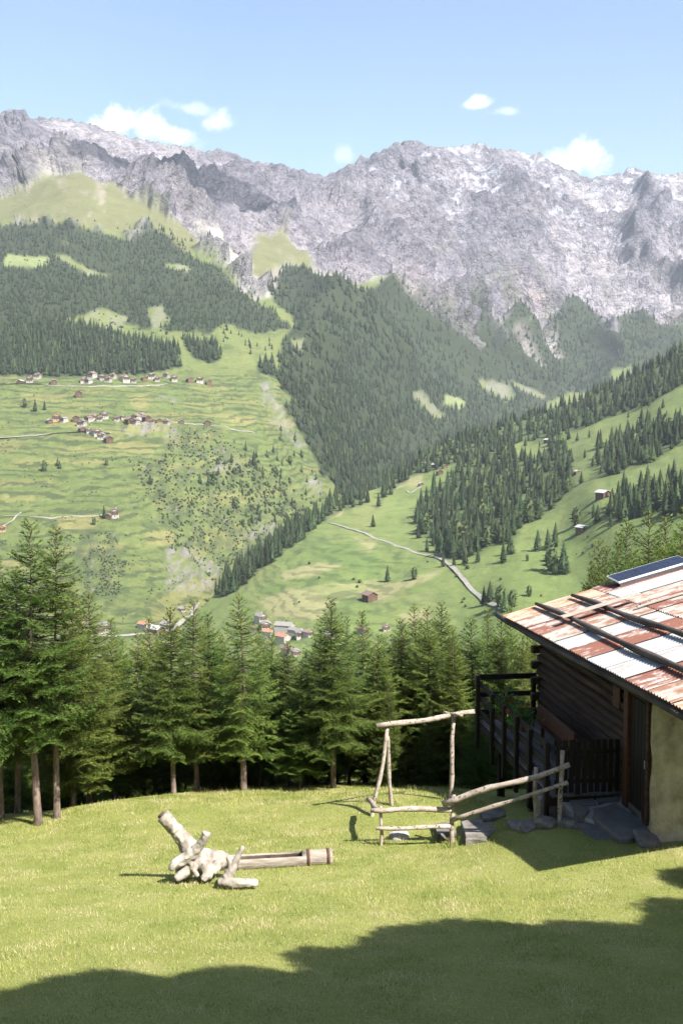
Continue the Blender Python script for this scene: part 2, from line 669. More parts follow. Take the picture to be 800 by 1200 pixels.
Z_CLIFF = [[(305, 448), (316, 446), (325, 470), (345, 505), (362, 520), (350, 522), (320, 495), (308, 470)], [(195, 640), (230, 640), (255, 668), (250, 690), (215, 700), (195, 690)],
           [(250, 545), (285, 540), (280, 552), (252, 555)], [(285, 622), (330, 610), (318, 624), (292, 632)], [(130, 496), (190, 496), (210, 506), (200, 512), (150, 508)],
           [(186, 462), (205, 461), (205, 471), (190, 471)], [(360, 560), (376, 565), (376, 585), (362, 575)]]
Z_PALE = [[(265, 485), (300, 488), (298, 496), (270, 495)], [(150, 463), (180, 463), (172, 478), (155, 476)], [(172, 620), (205, 620), (204, 636), (174, 638)], [(66, 606), (105, 602), (118, 604), (110, 616), (70, 622)], [(0, 660), (30, 655), (30, 665), (0, 668)],
          [(135, 515), (150, 520), (180, 530), (176, 534), (140, 524)]]
Z_SHRUB = [[(150, 540), (190, 540), (200, 500), (240, 495), (300, 545), (370, 590), (380, 620), (320, 650), (270, 690), (200, 640), (180, 590)], [(75, 625), (130, 620), (150, 650), (140, 700), (100, 700)]]


def zone(px, py, polys, jit=5.0, sc_=14.0, seed=0.0):
    jx = n2(px, py, sc_, 3, seed) * jit * 2.2
    jy = n2(px, py, sc_, 3, seed + 9.1) * jit * 1.6
    r = np.zeros(np.shape(px), bool)
    for p in polys:
        r |= in_poly(px + jx, py + jy, p)
    return r


class Surf:
    pass


def soft(mask, k=2):
    m = mask.astype(float)
    for _ in range(k):
        m = (np.roll(m, 1, 0) + np.roll(m, -1, 0) + np.roll(m, 1, 1) + np.roll(m, -1, 1) + 2 * m) / 6
    return m


def grid_faces(nr, nc):
    i = np.arange(nr - 1)[:, None] * nc + np.arange(nc - 1)[None]
    return np.stack([i, i + nc, i + nc + 1, i + 1], -1).reshape(-1, 4)


def normals_of(Pg):
    du = np.gradient(Pg, axis=1)
    dv = np.gradient(Pg, axis=0)
    return unit(np.cross(dv, du))


def mixc(base, m, c):
    return base * (1 - m[..., None]) + np.asarray(c) * m[..., None]


def build_valley():
    px = np.arange(-290, 1095, 2.0)
    v = np.concatenate([np.linspace(0, .42, 165, endpoint=False), np.linspace(.42, 1, 170)])
    ry = ridge_y(px)
    PX = np.repeat(px[None], len(v), 0)
    PY = ry[None] + (820 - ry[None]) * v[:, None]
    Dg = np.exp(tps_eval(L_MODEL, np.stack([PX, PY], -1) / 100))
    # keep distance growing towards the ridge
    Dg = np.maximum.accumulate(Dg[::-1], axis=0)[::-1]
    Pg = P3(PX, PY, Dg)
    nrm = normals_of(Pg)
    nrm *= np.sign(-nrm[..., 1:2] + 1e-6)
    forest = zone(PX, PY, Z_FOREST, 4) & ~zone(PX, PY, Z_HOLES, 1.6, 9, 2)
    holes = zone(PX, PY, Z_HOLES, 1.6, 9, 2)
    alp = zone(PX, PY, Z_ALP, 6, 18, 3)
    scree = zone(PX, PY, Z_SCREE, 4, 12, 4)
    cliff = zone(PX, PY, Z_CLIFF, 5, 10, 5)
    pale = zone(PX, PY, Z_PALE, 2, 9, 6)
    shrub = zone(PX, PY, Z_SHRUB, 8, 20, 7)
    # anything above the tree line that is neither forest nor alp is bare rock
    treeline = np.interp(PX[0], [-300, 0, 60, 150, 250, 300, 345, 440, 530, 600, 700, 800, 1100], [258, 258, 262, 275, 300, 350, 310, 330, 400, 430, 430, 440, 440])[None]
    rock = (PY + n2(PX, PY, 25, 3) * 10 < treeline) & ~forest & ~alp
    rockf = soft(rock, 7)
    alpf = soft(alp, 2)
    # displacement
    q = Pg.copy()
    warp = fbm(q / 500.0, 3)[..., None] * 160
    qw = q + warp
    # ribs fall with the slope, from upper right to lower left
    rib = ridged(np.stack([(qw[..., 0] + qw[..., 2] * .55) / 520, qw[..., 1] / 640, qw[..., 2] / 760], -1), 4, .5)
    det = ridged(np.stack([(qw[..., 0] + qw[..., 2] * .3) / 170, qw[..., 1] / 190, qw[..., 2] / 150], -1), 4, .52)
    big = fbm(q / 900.0, 3)
    up = np.clip((520 - PY) / 300, 0, 1)
    edge = np.clip((PY - ry[None]) / 26, 0.12, 1)
    fine = fbm(np.stack([q[..., 0] / 52, q[..., 1] / 60, q[..., 2] / 40], -1), 3)
    disp = rockf * ((rib - .4) * 195 + (det - .4) * 58 + fine * 15) * edge
    low = fbm(q / 160.0, 4)
    spur = ridged(np.stack([(qw[..., 0] + qw[..., 2] * .8) / 420, qw[..., 1] / 700, qw[..., 2] / 900], -1), 3, .5)
    wood_m = np.clip((PX - 320) / 60, 0, 1) * np.clip((470 - PY) / 60, 0, 1) * (1 - rockf)
    disp += (1 - rockf) * low * (5 + 12 * up) + wood_m * (spur - .4) * 120
    cl = soft(cliff, 2)
    disp += cl * (ridged(q / 45.0, 4) - .4) * 14
    disp += alpf * big * 20
    # terraces: low steps on the meadows around the villages
    ter = (1 - rockf) * (1 - soft(forest, 3)) * (PY > 440) * (PX < 385)
    zz = Pg[..., 2] + low * 8
    st = zz / 7.0
    fr = st - np.floor(st)
    disp += ter * (np.clip((fr - .72) / .28, 0, 1) - fr) * 1.6
    Pd = Pg + nrm * disp[..., None]
    # colours
    nA, nB, nC = n2(PX, PY, 60, 4, 1), n2(PX, PY, 14, 4, 2), n2(PX, PY, 5, 3, 3)
    col = np.zeros(Pd.shape)
    con = n2(PX * .33, PY * 1.6, 7, 4, 21)
    con2 = n2(PX * .5, PY * 2.2, 4, 3, 22)
    col[:] = (.122, .158, .055)
    col = mixc(col, np.clip(nA * 1.3 + .3, 0, 1), (.150, .172, .064))
    col = mixc(col, np.clip(nB * 2.2 - .1, 0, .8), (.090, .125, .042))
    col = mixc(col, np.clip(con * 2.6 - .25, 0, .75), (.070, .095, .036))
    col = mixc(col, np.clip(con2 * 2.6 - .45, 0, .6), (.19, .185, .09))
    bank = ter * np.clip((fr - .70) / .1, 0, 1) * np.clip(.35 + nB * 1.8, 0, 1)
    col = mixc(col, bank, (.065, .088, .036))
    # strips of mown fields, one tone to each terrace strip
    strip = np.sin(np.floor(st) * 12.9898 + np.floor((Pg[..., 0] + 40 * low) / 55) * 78.233) * 43758.5453
    strip = strip - np.floor(strip)
    col = mixc(col, ter * (strip > .80) * .55, (.20, .19, .08))
    col = mixc(col, ter * (strip < .15) * .5, (.10, .14, .045))
    sh = soft(shrub, 3) * np.clip(.55 + nB * 2.2 + nC, 0, 1)
    col = mixc(col, sh, (.068, .090, .040))
    col = mixc(col, soft(shrub, 3) * np.clip(nC * 3.5 - .6, 0, .8), (.18, .165, .15))
    col = mixc(col, soft(pale, 1) * .8, (.215, .20, .09))
    col = mixc(col, soft(forest, 1), (.030, .042, .020))
    thin = soft(forest, 1) * np.clip(nB * 3 - .9, 0, 1) * (PY < 395)
    col = mixc(col, thin, (.12, .125, .075))
    col = mixc(col, alpf, (.145, .152, .075))
    col = mixc(col, alpf * np.clip(nB * 3.2 - .55, 0, .9), (.25, .225, .20))
    col *= np.array((.75, .735, .62))
    # rock
    tone = np.clip(.5 + fbm(q / 210.0, 4) * .9, 0, 1)
    speck = fbm(q / 30.0, 3)
    rc = mixc(np.broadcast_to(np.array((.205, .190, .202)), Pd.shape).copy(), tone, (.135, .125, .137))
    rc = mixc(rc, np.clip(speck * 1.7 + .15, 0, .75) * np.clip(det * 1.5, .2, 1), (.105, .098, .110))
    rc = mixc(rc, np.clip(.50 - det, 0, 1) * 2.0 * np.clip(.3 + tone * .7, 0, 1), (.285, .262, .258))
    rc = mixc(rc, np.clip(fbm(q / 330.0 + 5, 3) * 2.2 - .1, 0, .7) * np.clip((PY - 190) / 120, 0, 1), (.255, .215, .195))
    rc = mixc(rc, np.clip((PX - 440) / 200, 0, .45) * np.clip((330 - PY) / 120, 0, 1), (.14, .136, .152))
    rc = mixc(rc, np.clip((PX - 380) / 80, 0, 1) * np.clip((PY - 280) / 60, 0, 1) * np.clip(n2(PX, PY, 22, 3, 8) * 2.5, 0, .55), (.12, .125, .07))
    snow = np.clip((ridged(np.stack([q[..., 0] / 240, q[..., 1] / 300, (q[..., 2] + q[..., 0] * .25) / 75], -1), 4) - .62) * 12, 0, 1)
    snow *= np.clip((300 - PY) / 60, 0, 1) * np.clip((PX - 400) / 60, 0, 1) * np.clip((rib < .62) * 1.0, 0, 1)
    crest = np.clip(1 - (PY - ry[None]) / 16, 0, 1) * (n2(PX, PY * 0, 26, 2, 4) > -.02) * (PX > 520) * (nC > .12) * .8
    snow = np.maximum(snow, crest)
    gul = np.clip((.40 - rib) * 5, 0, 1) * np.clip(.55 + fbm(q / 120.0, 3) * 1.6, 0, 1)
    rc = mixc(rc, gul * .9, (.30, .278, .272))
    rc = mixc(rc, np.clip(rib * 2.2 - 1.0, 0, .6) * np.clip(.5 + tone, 0, 1), (.095, .092, .105))
    sb = np.sin((q[..., 2] + .38 * q[..., 0] + 55 * fbm(q / 300.0, 3)) / 15.0)
    rc = rc * (1 - .20 * np.clip(sb, 0, 1) * np.clip(det * 1.8 - .4, 0, 1) * (1 - gul))[..., None]
    rc = rc * np.array((2.02, 1.99, 1.98))
    rc = mixc(rc, snow * .9, (.80, .81, .84))
    col = mixc(col, rockf, (0, 0, 0)) + rc * rockf[..., None]
    col = mixc(col, soft(scree, 3) * np.clip(.75 + nB, 0, 1), (.31, .285, .27))
    hl = soft(holes, 1)
    col = mixc(col, hl * (PX > 320) * np.clip(.55 + nB * 2, .1, 1), (.125, .122, .092))
    col = mixc(col, hl * (PX <= 320) * np.clip(.45 + nB * 2.5, 0, .9), (.135, .137, .085))
    meadow_hole = in_poly(PX, PY, Z_HOLES[-1]) | in_poly(PX, PY, Z_HOLES[3])
    col = mixc(col, soft(meadow_hole, 1), (.15, .175, .07))
    col = mixc(col, cl * np.clip(.5 + nC * 1.8 + nB, 0, 1), (.155, .142, .134))
    # close the back of the mountains
    back = []
    for k, (dy, dz) in enumerate(((120, -40), (500, -300), (1500, -900), (3500, -1700))):
        b = Pd[0].copy()
        b[:, :2] *= (1 + dy / 4800.0)
        b[:, 2] += dz
        back.append(b)
    full = np.concatenate([np.array(back)[::-1], Pd], 0)
    cfull = np.concatenate([np.repeat(col[:1], 4, 0), col], 0)
    me = mesh_np('mountain_valley_side', full.reshape(-1, 3), grid_faces(full.shape[0], full.shape[1])[:, ::-1], True)
    color_attr(me, 'Col', cfull.reshape(-1, 3))
    t_ = np.concatenate([np.zeros((4, ter.shape[1])), ter * np.clip(.75 - soft(shrub, 3) * .6 - cl, 0, 1)], 0)
    float_attr(me, 'Ter', t_.ravel())
    r_ = np.concatenate([np.repeat(rockf[:1], 4, 0), rockf], 0)
    float_attr(me, 'Rock', r_.ravel())
    me.materials.append(M['valley'])
    o = link(bpy.data.objects.new('mountains', me))
    tag(o, 'grey rocky mountain range above forest and terraced green valley side', 'mountains', kind='structure')
    s = Surf()
    s.px, s.v, s.ry, s.P, s.n = px, v, ry, Pd, nrm

    def at(x, y):
        x = np.asarray(x, float)
        fx = np.clip((x - px[0]) / 2.0, 0, len(px) - 1.001)
        rr = np.interp(x, px, ry)
        vv = np.clip((np.asarray(y, float) - rr) / (820 - rr), 0, 1)
        fv = np.clip(np.interp(vv, v, np.arange(len(v))), 0, len(v) - 1.001)
        i, j = fv.astype(int), fx.astype(int)
        a, b = (fv - i)[..., None], (fx - j)[..., None]
        return Pd[i, j] * (1 - a) * (1 - b) + Pd[i + 1, j] * a * (1 - b) + Pd[i, j + 1] * (1 - a) * b + Pd[i + 1, j + 1] * a * b
    s.at = at
    return s


VAL = build_valley()

# ------------------------------------------------------------------ the near hillside on the right
RSIL = np.array([(225, 722), (250, 697), (300, 655), (350, 618), (372, 602), (410, 586), (450, 568), (490, 540), (520, 520), (560, 508), (600, 496), (640, 482),
                 (680, 468), (720, 450), (760, 432), (800, 412), (850, 392), (950, 352), (1100, 310)], float)
RC = [(225, 722, 930), (250, 697, 980), (300, 655, 1080), (372, 602, 1260), (450, 568, 1420), (520, 520, 1600), (640, 482, 1750), (720, 450, 1720), (800, 412, 1650), (950, 352, 1600),
      (350, 700, 850), (430, 700, 830), (400, 640, 1030), (470, 640, 980), (540, 670, 830), (560, 700, 740), (500, 590, 1230),
      (560, 545, 1400), (600, 620, 950), (640, 560, 1200), (640, 515, 1480), (700, 590, 880), (700, 530, 1180), (760, 560, 930),
      (800, 600, 720), (780, 470, 1300), (800, 520, 1020), (655, 670, 760), (600, 700, 690), (680, 650, 790), (400, 740, 730),
      (300, 760, 760), (600, 760, 580), (800, 700, 520), (950, 500, 900), (950, 600, 560), (400, 840, 560), (250, 840, 640), (700, 840, 420), (950, 840, 350),
      (1100, 500, 800), (1100, 700, 400), (1100, 310, 1500)]
RC = np.array(RC, float)
R_MODEL = tps_fit(RC[:, :2] / 100, np.log(RC[:, 2]), 2e-2)
RF_RIDGE = [[(440, 596), (455, 562), (520, 515), (600, 490), (680, 462), (800, 405), (1100, 300), (1100, 430), (800, 452), (770, 470), (722, 486), (690, 500), (660, 505),
             (640, 516), (600, 520), (570, 530), (555, 540), (545, 545), (520, 548), (480, 560), (455, 578), (440, 598)]]
RF_MAIN = [[(487, 600), (505, 575), (530, 555), (548, 542), (575, 538), (600, 532), (622, 540), (645, 535), (668, 545), (672, 568), (650, 590), (640, 605), (612, 618),
            (600, 636), (572, 640), (560, 655), (530, 655), (505, 640), (488, 622)],
           [(560, 530), (585, 520), (600, 525), (598, 545), (565, 548)], [(700, 545), (700, 525), (720, 512), (760, 495), (800, 490), (900, 470), (900, 505), (800, 520), (770, 540), (730, 556), (706, 560)],
           [(712, 600), (730, 580), (760, 572), (800, 565), (900, 550), (900, 600), (800, 604), (760, 606), (725, 610)],
           [(370, 610), (385, 590), (420, 580), (432, 590), (400, 600), (380, 612)], [(640, 520), (660, 516), (672, 545), (650, 556)]]
RF_RAVINE = [[(250, 696), (275, 660), (310, 640), (352, 602), (372, 592), (378, 612), (340, 644), (300, 672), (285, 690), (262, 700)]]
R_PALE = [[(305, 706), (340, 690), (400, 705), (370, 728), (320, 725)], [(372, 604), (404, 590), (400, 604), (374, 612)], [(458, 565), (496, 556), (494, 568), (460, 572)], [(415, 630), (440, 634), (432, 650), (420, 648)], [(330, 672), (380, 660), (402, 664), (372, 676), (335, 682)],
          [(430, 690), (500, 672), (520, 668), (506, 680), (440, 704)], [(468, 722), (500, 712), (504, 724), (475, 730)], [(700, 545), (740, 540), (735, 552), (705, 556)]]
R_DARKGREEN = [[(372, 640), (420, 632), (450, 660), (440, 676), (400, 662), (372, 652)], [(300, 690), (330, 685), (340, 694), (310, 702)]]


def build_hill():
    px = np.arange(222, 1100, 2.0)
    sil = np.interp(px, RSIL[:, 0], RSIL[:, 1]) + perlin(np.stack([px / 18, px * 0, px * 0 + 2.2], -1)) * 3
    v = np.linspace(0, 1, 190) ** 1.15
    PX = np.repeat(px[None], len(v), 0)
    PY = sil[None] + (850 - sil[None]) * v[:, None]
    Dg = np.exp(tps_eval(R_MODEL, np.stack([PX, PY], -1) / 100))
    Dg = np.maximum.accumulate(Dg[::-1], axis=0)[::-1]
    Pg = P3(PX, PY, Dg)
    nrm = normals_of(Pg)
    nrm *= np.sign(nrm[..., 2:3] + 1e-6)
    low = fbm(Pg / 110.0, 4)
    fade = np.clip((PY - sil[None]) / 30, 0, 1)
    d = low * 5.5 * fade + fbm(Pg / 26.0, 3) * 1.0 * fade
    Pd = Pg + nrm * d[..., None]
    forest = zone(PX, PY, RF_RIDGE + RF_MAIN + RF_RAVINE, 3)
    pale = zone(PX, PY, R_PALE, 2, 12, 4)
    dkg = zone(PX, PY, R_DARKGREEN, 3, 12, 5)
    nA, nB, nC = n2(PX, PY, 70, 4, 11), n2(PX, PY, 20, 4, 12), n2(PX, PY, 6, 3, 13)
    col = np.zeros(Pd.shape)
    con = n2(PX * .4, PY * 1.5, 9, 4, 31)
    col[:] = (.112, .150, .042)
    col = mixc(col, np.clip(nA * 1.6 + .25, 0, 1), (.150, .172, .056))
    col = mixc(col, np.clip(nB * 2.6 - .1, 0, .7), (.088, .122, .036))
    col = mixc(col, np.clip(nC * 2.4 - .5, 0, .5), (.172, .165, .072))
    col = mixc(col, np.clip(con * 2.8 - .35, 0, .6), (.075, .105, .032))
    st = Pg[..., 2] / 6.0 + low * 1.2
    fr = st - np.floor(st)
    ter = np.clip((PX - 260) / 60, 0, 1) * np.clip((520 - PX) / 80, 0, 1) * np.clip((PY - 610) / 40, 0, 1)
    col = mixc(col, ter * np.clip((fr - .80) / .08, 0, 1) * np.clip(.4 + nB * 2, 0, 1), (.065, .095, .032))
    strip = np.sin(np.floor(st) * 12.9898 + np.floor((Pg[..., 1] + 30 * low) / 80) * 78.233) * 43758.5453
    strip = strip - np.floor(strip)
    col = mixc(col, ter * (strip > .72) * .6, (.195, .19, .085))
    col = mixc(col, soft(pale, 1) * .85, (.225, .21, .10))
    col = mixc(col, soft(dkg, 2) * .7, (.09, .135, .036))
    col = mixc(col, soft(forest, 2) * .75, (.055, .075, .028))
    back = []
    for dy, dz in ((20, -3), (70, -22), (180, -75), (420, -190)):
        b = Pd[0].copy()
        b[:, :2] *= (1 + dy / 1500.0)
        b[:, 2] += dz
        back.append(b)
    full = np.concatenate([np.array(back)[::-1], Pd], 0)
    cfull = np.concatenate([np.repeat(col[:1], 4, 0), col], 0)
    # left flank falls into the gorge
    side = []
    for k, (dx, dz) in enumerate(((-130, -150), (-40, -32))):
        s_ = full[:, :1].copy()
        s_[..., 0] += dx
        s_[..., 2] += dz
        side.append(s_)
    full = np.concatenate(side + [full], 1)
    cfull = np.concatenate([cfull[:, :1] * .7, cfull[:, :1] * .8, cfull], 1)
    me = mesh_np('meadow_hillside', full.reshape(-1, 3), grid_faces(full.shape[0], full.shape[1])[:, ::-1], True)
    color_attr(me, 'Col', cfull.reshape(-1, 3))
    t_ = np.concatenate([np.zeros((4, ter.shape[1])), ter * .38 + .10], 0)
    float_attr(me, 'Ter', np.concatenate([t_[:, :1], t_[:, :1], t_], 1).ravel())
    float_attr(me, 'Rock', np.zeros(t_.size + 2 * t_.shape[0]))
    me.materials.append(M['hill'])
    o = link(bpy.data.objects.new('hillside', me))
    tag(o, 'green meadow hillside with spruce woods and a winding path', 'hillside', kind='structure')
    s = Surf()

    def at(x, y):
        x = np.asarray(x, float)
        fx = np.clip((x - px[0]) / 2.0, 0, len(px) - 1.001)
        rr = np.interp(x, px, sil)
        vv = np.clip((np.asarray(y, float) - rr) / (850 - rr), 0, 1) ** (1 / 1.15)
        fv = np.clip(vv * (len(v) - 1), 0, len(v) - 1.001)
        i, j = fv.astype(int), fx.astype(int)
        a, b = (fv - i)[..., None], (fx - j)[..., None]
        return Pd[i, j] * (1 - a) * (1 - b) + Pd[i + 1, j] * a * (1 - b) + Pd[i, j + 1] * (1 - a) * b + Pd[i + 1, j + 1] * a * b
    s.at = at
    s.sil = lambda x: np.interp(x, px, sil)
    return s


HILL = build_hill()


def project(p):
    p = np.asarray(p, float)
    f = p[..., 1] * CP - p[..., 2] * SP
    u = p[..., 1] * SP + p[..., 2] * CP
    return 400 + F_PX * p[..., 0] / f, 600 - F_PX * u / f


# ------------------------------------------------------------------ the lawn and the slope below it
GC = []
for X in (-9, 0, 9):
    for Y in (0, 9):
        GC.append((X, Y, -3.1 - .22 * Y))
for px, py, Y in ((200, 1034, 15.5), (300, 1040, 15.3), (388, 1012, 16.6), (445, 990, 18.4), (530, 992, 18.4), (433, 938, 21.0), (460, 944, 20.8),
                  (527, 936, 20.8), (300, 930, 24.3), (420, 927, 24.0), (560, 926, 23.4), (42, 973, 21.6), (100, 951, 22.5), (200, 936, 23.7), (0, 979, 21.0),
                  (800, 1020, 15.6), (650, 1012, 16.2), (600, 985, 17.6), (100, 1020, 17.2), (-250, 1000, 19.0), (400, 960, 20.6)):
    p = P3(px, py, Y)
    GC.append(tuple(p))
GC += [(4.9, 17.0, -6.57), (3.5, 17.9, -6.6), (4.1, 22.8, -7.9), (9.0, 17.0, -6.4), (10.0, 23.0, -7.6)]
GC = np.array(GC, float)
G_MODEL = tps_fit(GC[:, :2] / 10, GC[:, 2], 4e-3)


def ground_z(x, y):
    x, y = np.asarray(x, float), np.asarray(y, float)
    xx, yy = np.clip(x, -14, 14), np.clip(y, -12, 27)
    z = tps_eval(G_MODEL, np.stack([xx, yy], -1) / 10)
    z = z - .12 * (np.abs(x) - np.abs(xx)) * np.sign(-x) * -1 * 0
    crest = np.interp(x, [-14, -6.5, -3.5, -1, 3, 6], [20.5, 21.8, 24, 25, 25, 25.5])
    s = np.maximum(y - crest, 0)
    z = z - .30 * s * s / (s + 6) - .12 * np.maximum(y - 27, 0)
    z = np.where(z < -170, -170 - 8 * (1 - np.exp((z + 170) / 40)), z)
    z = z + .035 * fbm(np.stack([x / 2.2, y / 2.2, x * 0], -1), 3) + .10 * perlin(np.stack([x / 7, y / 7, x * 0 + 3], -1)) * np.clip((y - 12) / 10, 0, .5)
    return z


def GZ(x, y):
    return float(ground_z(np.array([x]), np.array([y]))[0])


def build_ground():
    ys = np.concatenate([np.arange(-14, 6, 1.0), np.arange(6, 30, .2), np.arange(30, 60, 1.0), np.linspace(60, 900, 60)])
    us = np.linspace(-1, 1, 181)
    W = np.interp(ys, [-14, 6, 30, 60, 900], [24, 24, 24, 60, 700])
    X = us[None] * W[:, None]
    Y = np.repeat(ys[:, None], len(us), 1)
    Z = ground_z(X, Y)
    Pg = np.stack([X, Y, Z], -1)
    me = mesh_np('lawn', Pg.reshape(-1, 3), grid_faces(*X.shape), True)
    m = NT('lawn_ground')
    v = m.coord('Object')
    a = m.ramp(m.noise(v, .9, 5, .65), [(.3, (.18, .205, .045)), (.55, (.26, .27, .085)), (.72, (.36, .32, .15))])
    b = m.ramp(m.noise(v, 26, 4, .7), [(.3, (.12, .15, .028)), (.55, (.23, .245, .058)), (.75, (.37, .33, .15))])
    m.bump(m.noise(v, 40, 5, .7), .8, .04)
    me.materials.append(m.done(m.mix(.5, a, b), .95))
    o = link(bpy.data.objects.new('lawn', me))
    tag(o, 'sunlit mown lawn sloping down to the row of spruces', 'lawn', kind='structure')


build_ground()


def build_grass():
    n = 360000
    # evenly over the view wedge
    Y = np.sqrt(rng.uniform(7.5 ** 2, 26.5 ** 2, n))
    X = rng.uniform(-.36, .36, n) * Y
    keep = Y < np.interp(X, [-14, -6.5, -3.5, -1, 3, 6], [20.5, 21.8, 24, 25, 25, 25.5]) + 1.0
    # bare under the cabin
    bx = (X - 4.86) * .992 + (Y - 17) * .129
    ay = -(X - 4.86) * .129 + (Y - 17) * .992
    keep &= ~((bx > -1.7) & (ay > -.3))
    X, Y = X[keep], Y[keep]
    n = len(X)
    Z = ground_z(X, Y) - .008
    clump = fbm(np.stack([X / .45, Y / .45, X * 0], -1), 3)
    tall = np.clip(fbm(np.stack([X / 2.5, Y / 2.5, X * 0 + 8], -1), 2) * 1.5 + .3, 0, 1)
    h = rng.uniform(.018, .048, n) * (1 + .7 * clump) * (1 + .6 * tall)
    long_ = rng.random(n) < .012
    h[long_] *= rng.uniform(1.6, 2.6, long_.sum())
    ang = rng.uniform(0, 2 * np.pi, n)
    side = np.stack([np.cos(ang), np.sin(ang), 0 * ang], -1)
    lean = rng.normal(0, .45, (n, 2))
    tip = unit(np.stack([lean[:, 0], lean[:, 1], np.ones(n)], -1))
    base = np.stack([X, Y, Z], -1)
    vs, fs = foliage_tris(base, tip, side, h, rng.uniform(.006, .012, n) * np.interp(Y, [8, 25], [.8, 1.3]))
    # rank tufts where the mower does not reach: round posts, stones, the trough and along the wood
    tx, ty, th = [], [], []
    for (px_, py_, cnt, sp, hh_) in ([(446, 990, 90, .10, .16), (530, 992, 120, .12, .18), (628, 956, 60, .12, .16), (656, 950, 60, .12, .15), (467, 984, 90, .2, .12), (560, 985, 160, .3, .16), (505, 985, 120, .25, .12),
                                      (600, 968, 120, .25, .14), (700, 1000, 140, .4, .12), (770, 1000, 100, .3, .14), (225, 1034, 130, .25, .12), (300, 1022, 160, .4, .10), (360, 1016, 130, .3, .10), (270, 1042, 90, .2, .09),
                                      (434, 940, 70, .12, .2), (460, 945, 70, .12, .2), (527, 938, 70, .12, .2), (640, 1050, 60, .5, .16), (150, 1060, 40, .5, .12)]
                                     + [(x_, float(np.interp(x_, [0, 42, 100, 200, 300, 420, 560], [978, 972, 951, 936, 930, 927, 926])) + 1, 26, .5, .17) for x_ in range(0, 580, 14)]):
        yy_ = np.linspace(8, 27, 400)
        rx_, ry_, rz_ = raydir(px_, py_)
        xx_ = yy_ * rx_ / ry_
        hit = np.argmax(yy_ * rz_ / ry_ < ground_z(xx_, yy_))
        hit = hit if hit > 0 else len(yy_) - 1
        tx.append(xx_[hit] + rng.normal(0, sp, cnt)); ty.append(yy_[hit] + rng.normal(0, sp, cnt)); th.append(hh_ * rng.uniform(.4, 1.1, cnt))
    tx, ty, th = np.concatenate(tx), np.concatenate(ty), np.concatenate(th)
    ta_ = rng.uniform(0, 6.28, len(tx))
    v2, f2 = foliage_tris(np.stack([tx, ty, ground_z(tx, ty) - .01], -1), unit(np.stack([rng.normal(0, .4, len(tx)), rng.normal(0, .4, len(tx)), np.ones(len(tx))], -1)),
                          np.stack([np.cos(ta_), np.sin(ta_), 0 * ta_], -1), th, rng.uniform(.008, .014, len(tx)))
    fs = np.concatenate([fs, f2 + len(vs)])
    vs = np.concatenate([vs, v2])
    X, Y = np.concatenate([X, tx]), np.concatenate([Y, ty])
    n = len(X)
    me = mesh_np('grass', vs, fs)
    t = np.clip(fbm(np.stack([X / .9, Y / .9, X * 0 + 2], -1), 4) * 2.6 + .45 + rng.normal(0, .14, n), 0, 1)
    col = (1 - t)[:, None] * np.array((.205, .255, .055)) + t[:, None] * np.array((.38, .375, .125))
    dry = rng.random(n) < np.clip(.06 + 1.0 * np.clip(fbm(np.stack([X / .6, Y / .6, X * 0 + 5], -1), 4) * 2.4, 0, 1), 0, .85)
    col[dry] = np.array((.56, .49, .27)) * rng.uniform(.7, 1.1, (dry.sum(), 1))
    color_attr(me, 'Col', np.repeat(col, 3, 0))
    m = NT('grass_blades')
    at = m.node('ShaderNodeVertexColor', layer_name='Col')
    m.val(m.b.inputs['Base Color'], at.outputs[0])
    m.b.inputs['Roughness'].default_value = .6
    tr = m.node('ShaderNodeBsdfTranslucent')
    m.l.new(at.outputs[0], tr.inputs['Color'])
    mx = m.node('ShaderNodeMixShader')
    mx.inputs[0].default_value = .35
    m.l.new(m.b.outputs[0], mx.inputs[1])
    m.l.new(tr.outputs[0], mx.inputs[2])
    m.l.new(mx.outputs[0], m.n['Material Output'].inputs['Surface'])
    me.materials.append(m.m)
    o = link(bpy.data.objects.new('grass', me))
    tag(o, 'short yellow green grass blades covering the lawn', 'grass', kind='stuff')


build_grass()

# ------------------------------------------------------------------ near spruces


